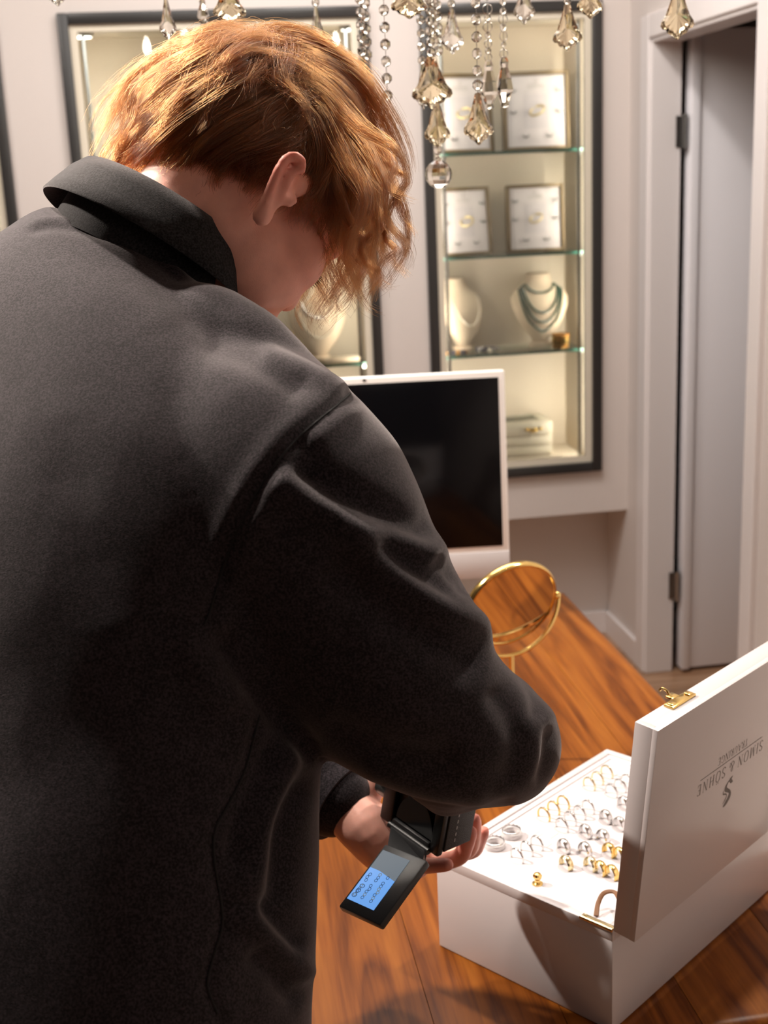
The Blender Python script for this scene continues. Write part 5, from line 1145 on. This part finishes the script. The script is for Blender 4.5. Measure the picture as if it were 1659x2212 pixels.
def bead(c, r, fx, fz):
    up = V(0, 0, 1); v = []
    for s_, zz in ((.5, .62), (1, .12), (1, -.12), (.5, -.62)):
        for k in range(8): a = math.pi*2*(k+.5)/8; v.append(c+(fx*math.cos(a)+up*math.sin(a))*r*s_+fz*zz*r)
    f = [tuple(range(8)), tuple(range(31, 23, -1))]+[(i*8+k, i*8+(k+1) % 8, i*8+8+(k+1) % 8, i*8+8+k) for i in range(3) for k in range(8)]
    return MB().add(v, f)
def spear(top, w, h, rot):
    M_ = frame(top, V(math.cos(rot), math.sin(rot), 0), V(-math.sin(rot), math.cos(rot), 0), V(0, 0, 1))
    return MB().lathe([(.0004, -h), (w*.26, -h*.97), (w*.22, -h*.90), (w*.5, -h*.66), (w*.40, -h*.45), (w*.22, -h*.22), (w*.26, -h*.12), (w*.16, -h*.02), (.0004, 0)], 6, M=M_)
def faces(px):
    a = rng.uniform(-.5, .5); fx = V(math.cos(a-YAW), math.sin(a-YAW), 0); return fx, np.cross(fx, V(0, 0, 1))
def strand(d, x, y0, items):
    """items: ('b', y, r_px) bead, ('l', y0, y1, w_px) leaf, ('s', y0, y1, w_px) spear, ('o', y, r_px) link, ('k', y, r_px) ball; heights in photo pixels on a plumb line"""
    px = d/FPX; p0 = at(x, y0, d); z0 = p0[2]
    yb = max(q[2] if q[0] in 'ls' else q[1] for q in items)
    def pz(y): q = on_plane(x, y, p0, unit(V(CF[0], CF[1], 0))); return V(p0[0], p0[1], q[2])
    zr = RZ if z0 < RZ else z0+.02
    w_ = part('crystal_strand', MB().tube([V(p0[0], p0[1], max(zr, z0)), pz((items[-1][1]+2))], .0005, 5), M_chrome, ch, world=True)
    for it in items:
        fx, fz = faces(x)
        if it[0] == 'b': part('bead', bead(pz(it[1]), it[2]*px, fx, fz), M_crystal, w_, world=True, smooth=False)
        elif it[0] == 'l': part('leaf_pendant', leaf(pz(it[1]), it[3]*px, (it[2]-it[1])*px*1.03, fx, fz, .16*it[3]*px), M_crystal2 if it[3] > 56 else M_crystal, w_, world=True, smooth=False)
        elif it[0] == 's': part('spear_pendant', spear(pz(it[1]), it[3]*px, (it[2]-it[1])*px*1.03, rng.uniform(0, 1)), M_crystal, w_, world=True, smooth=False)
        elif it[0] == 'o': part('link', MB().add(*ring_mb(it[2]*px, .0006, 16, 5).data(), M=frame(pz(it[1]), fx, V(0, 0, 1), fz)), M_chrome, w_, world=True)
        elif it[0] == 'k': part('crystal_ball', MB().ell(pz(it[1]), it[2]*px, nu=11, nv=8).add(*MB().ell(pz(it[1]-it[2]*1.02), it[2]*.22*px, nu=6, nv=4).data()), M_crystal, w_, world=True, smooth=False)
strand(1.50, 353, -60, [('b', -40, 12), ('b', -14, 12), ('l', -4, 82, 40)])
strand(1.72, 118, -60, [('b', -50, 11), ('l', -60, 7, 40)])
strand(1.66, 432, -60, [('b', -40, 11), ('b', -16, 11), ('s', -4, 52, 28)])
strand(1.48, 490, -60, [('b', -52, 13), ('l', -44, 46, 78)])
strand(1.72, 678, -60, [('b', -40, 11), ('b', -16, 11), ('b', 5, 9), ('l', 14, 96, 34)])
for x, d, o in ((775, 1.52, 0), (785, 1.70, 9)): strand(d, x, -60, [('b', -30+o+28*k, 12) for k in range(6)]+[('l', 122+o*3, 205+o*3, 48)])
strand(1.55, 826, -60, [('b', -52+37*k, 12) for k in range(8)])
strand(1.46, 881, -60, [('b', -52, 13), ('l', -52, 33, 86)])
strand(1.60, 905, -60, [('b', -44+29*k, 10) for k in range(7)]+[('l', 138, 232, 34)])
strand(1.54, 925, -60, [('b', -48+23*k, 11) for k in range(8)]+[('l', 120, 229, 92)])
strand(1.62, 942, -60, [('b', -40+25*k, 11) for k in range(7)])
strand(1.60, 934, -60, [('b', -44+24*k, 9) for k in range(6)]+[('l', 216, 316, 58), ('b', 325, 11), ('k', 377, 31)])
strand(1.66, 973, -60, [('b', -40, 10), ('b', -12, 10), ('b', 8, 9), ('l', 18, 110, 54)])
strand(1.50, 1026, -60, [('b', -30, 12), ('b', 6, 12), ('b', 43, 12), ('b', 80, 12), ('b', 116, 12), ('b', 153, 12), ('b', 184, 12), ('l', 200, 309, 70)])
strand(1.58, 1051, -60, [('o', -30, 9), ('b', -8, 8), ('o', 20, 10), ('b', 38, 8), ('o', 58, 10), ('b', 76, 7), ('o', 95, 8), ('b', 110, 7), ('o', 124, 8), ('s', 130, 230, 40)])
strand(1.62, 1085, -60, [('o', -16, 9), ('b', 3, 9), ('b', 24, 8), ('o', 42, 10), ('b', 60, 8), ('o', 78, 10), ('b', 96, 6), ('o', 116, 9), ('s', 122, 226, 42)])
strand(1.70, 1131, -60, [('b', -50, 10), ('l', -42, 45, 46)])
strand(1.56, 1225, -60, [('b', -40, 11), ('b', -16, 11), ('b', 2, 9), ('l', 8, 103, 66)])
strand(1.48, 1275, -60, [('b', -52, 12), ('l', -52, 33, 70)])
strand(1.50, 1465, -60, [('b', -50, 12), ('l', -34, 76, 72)])
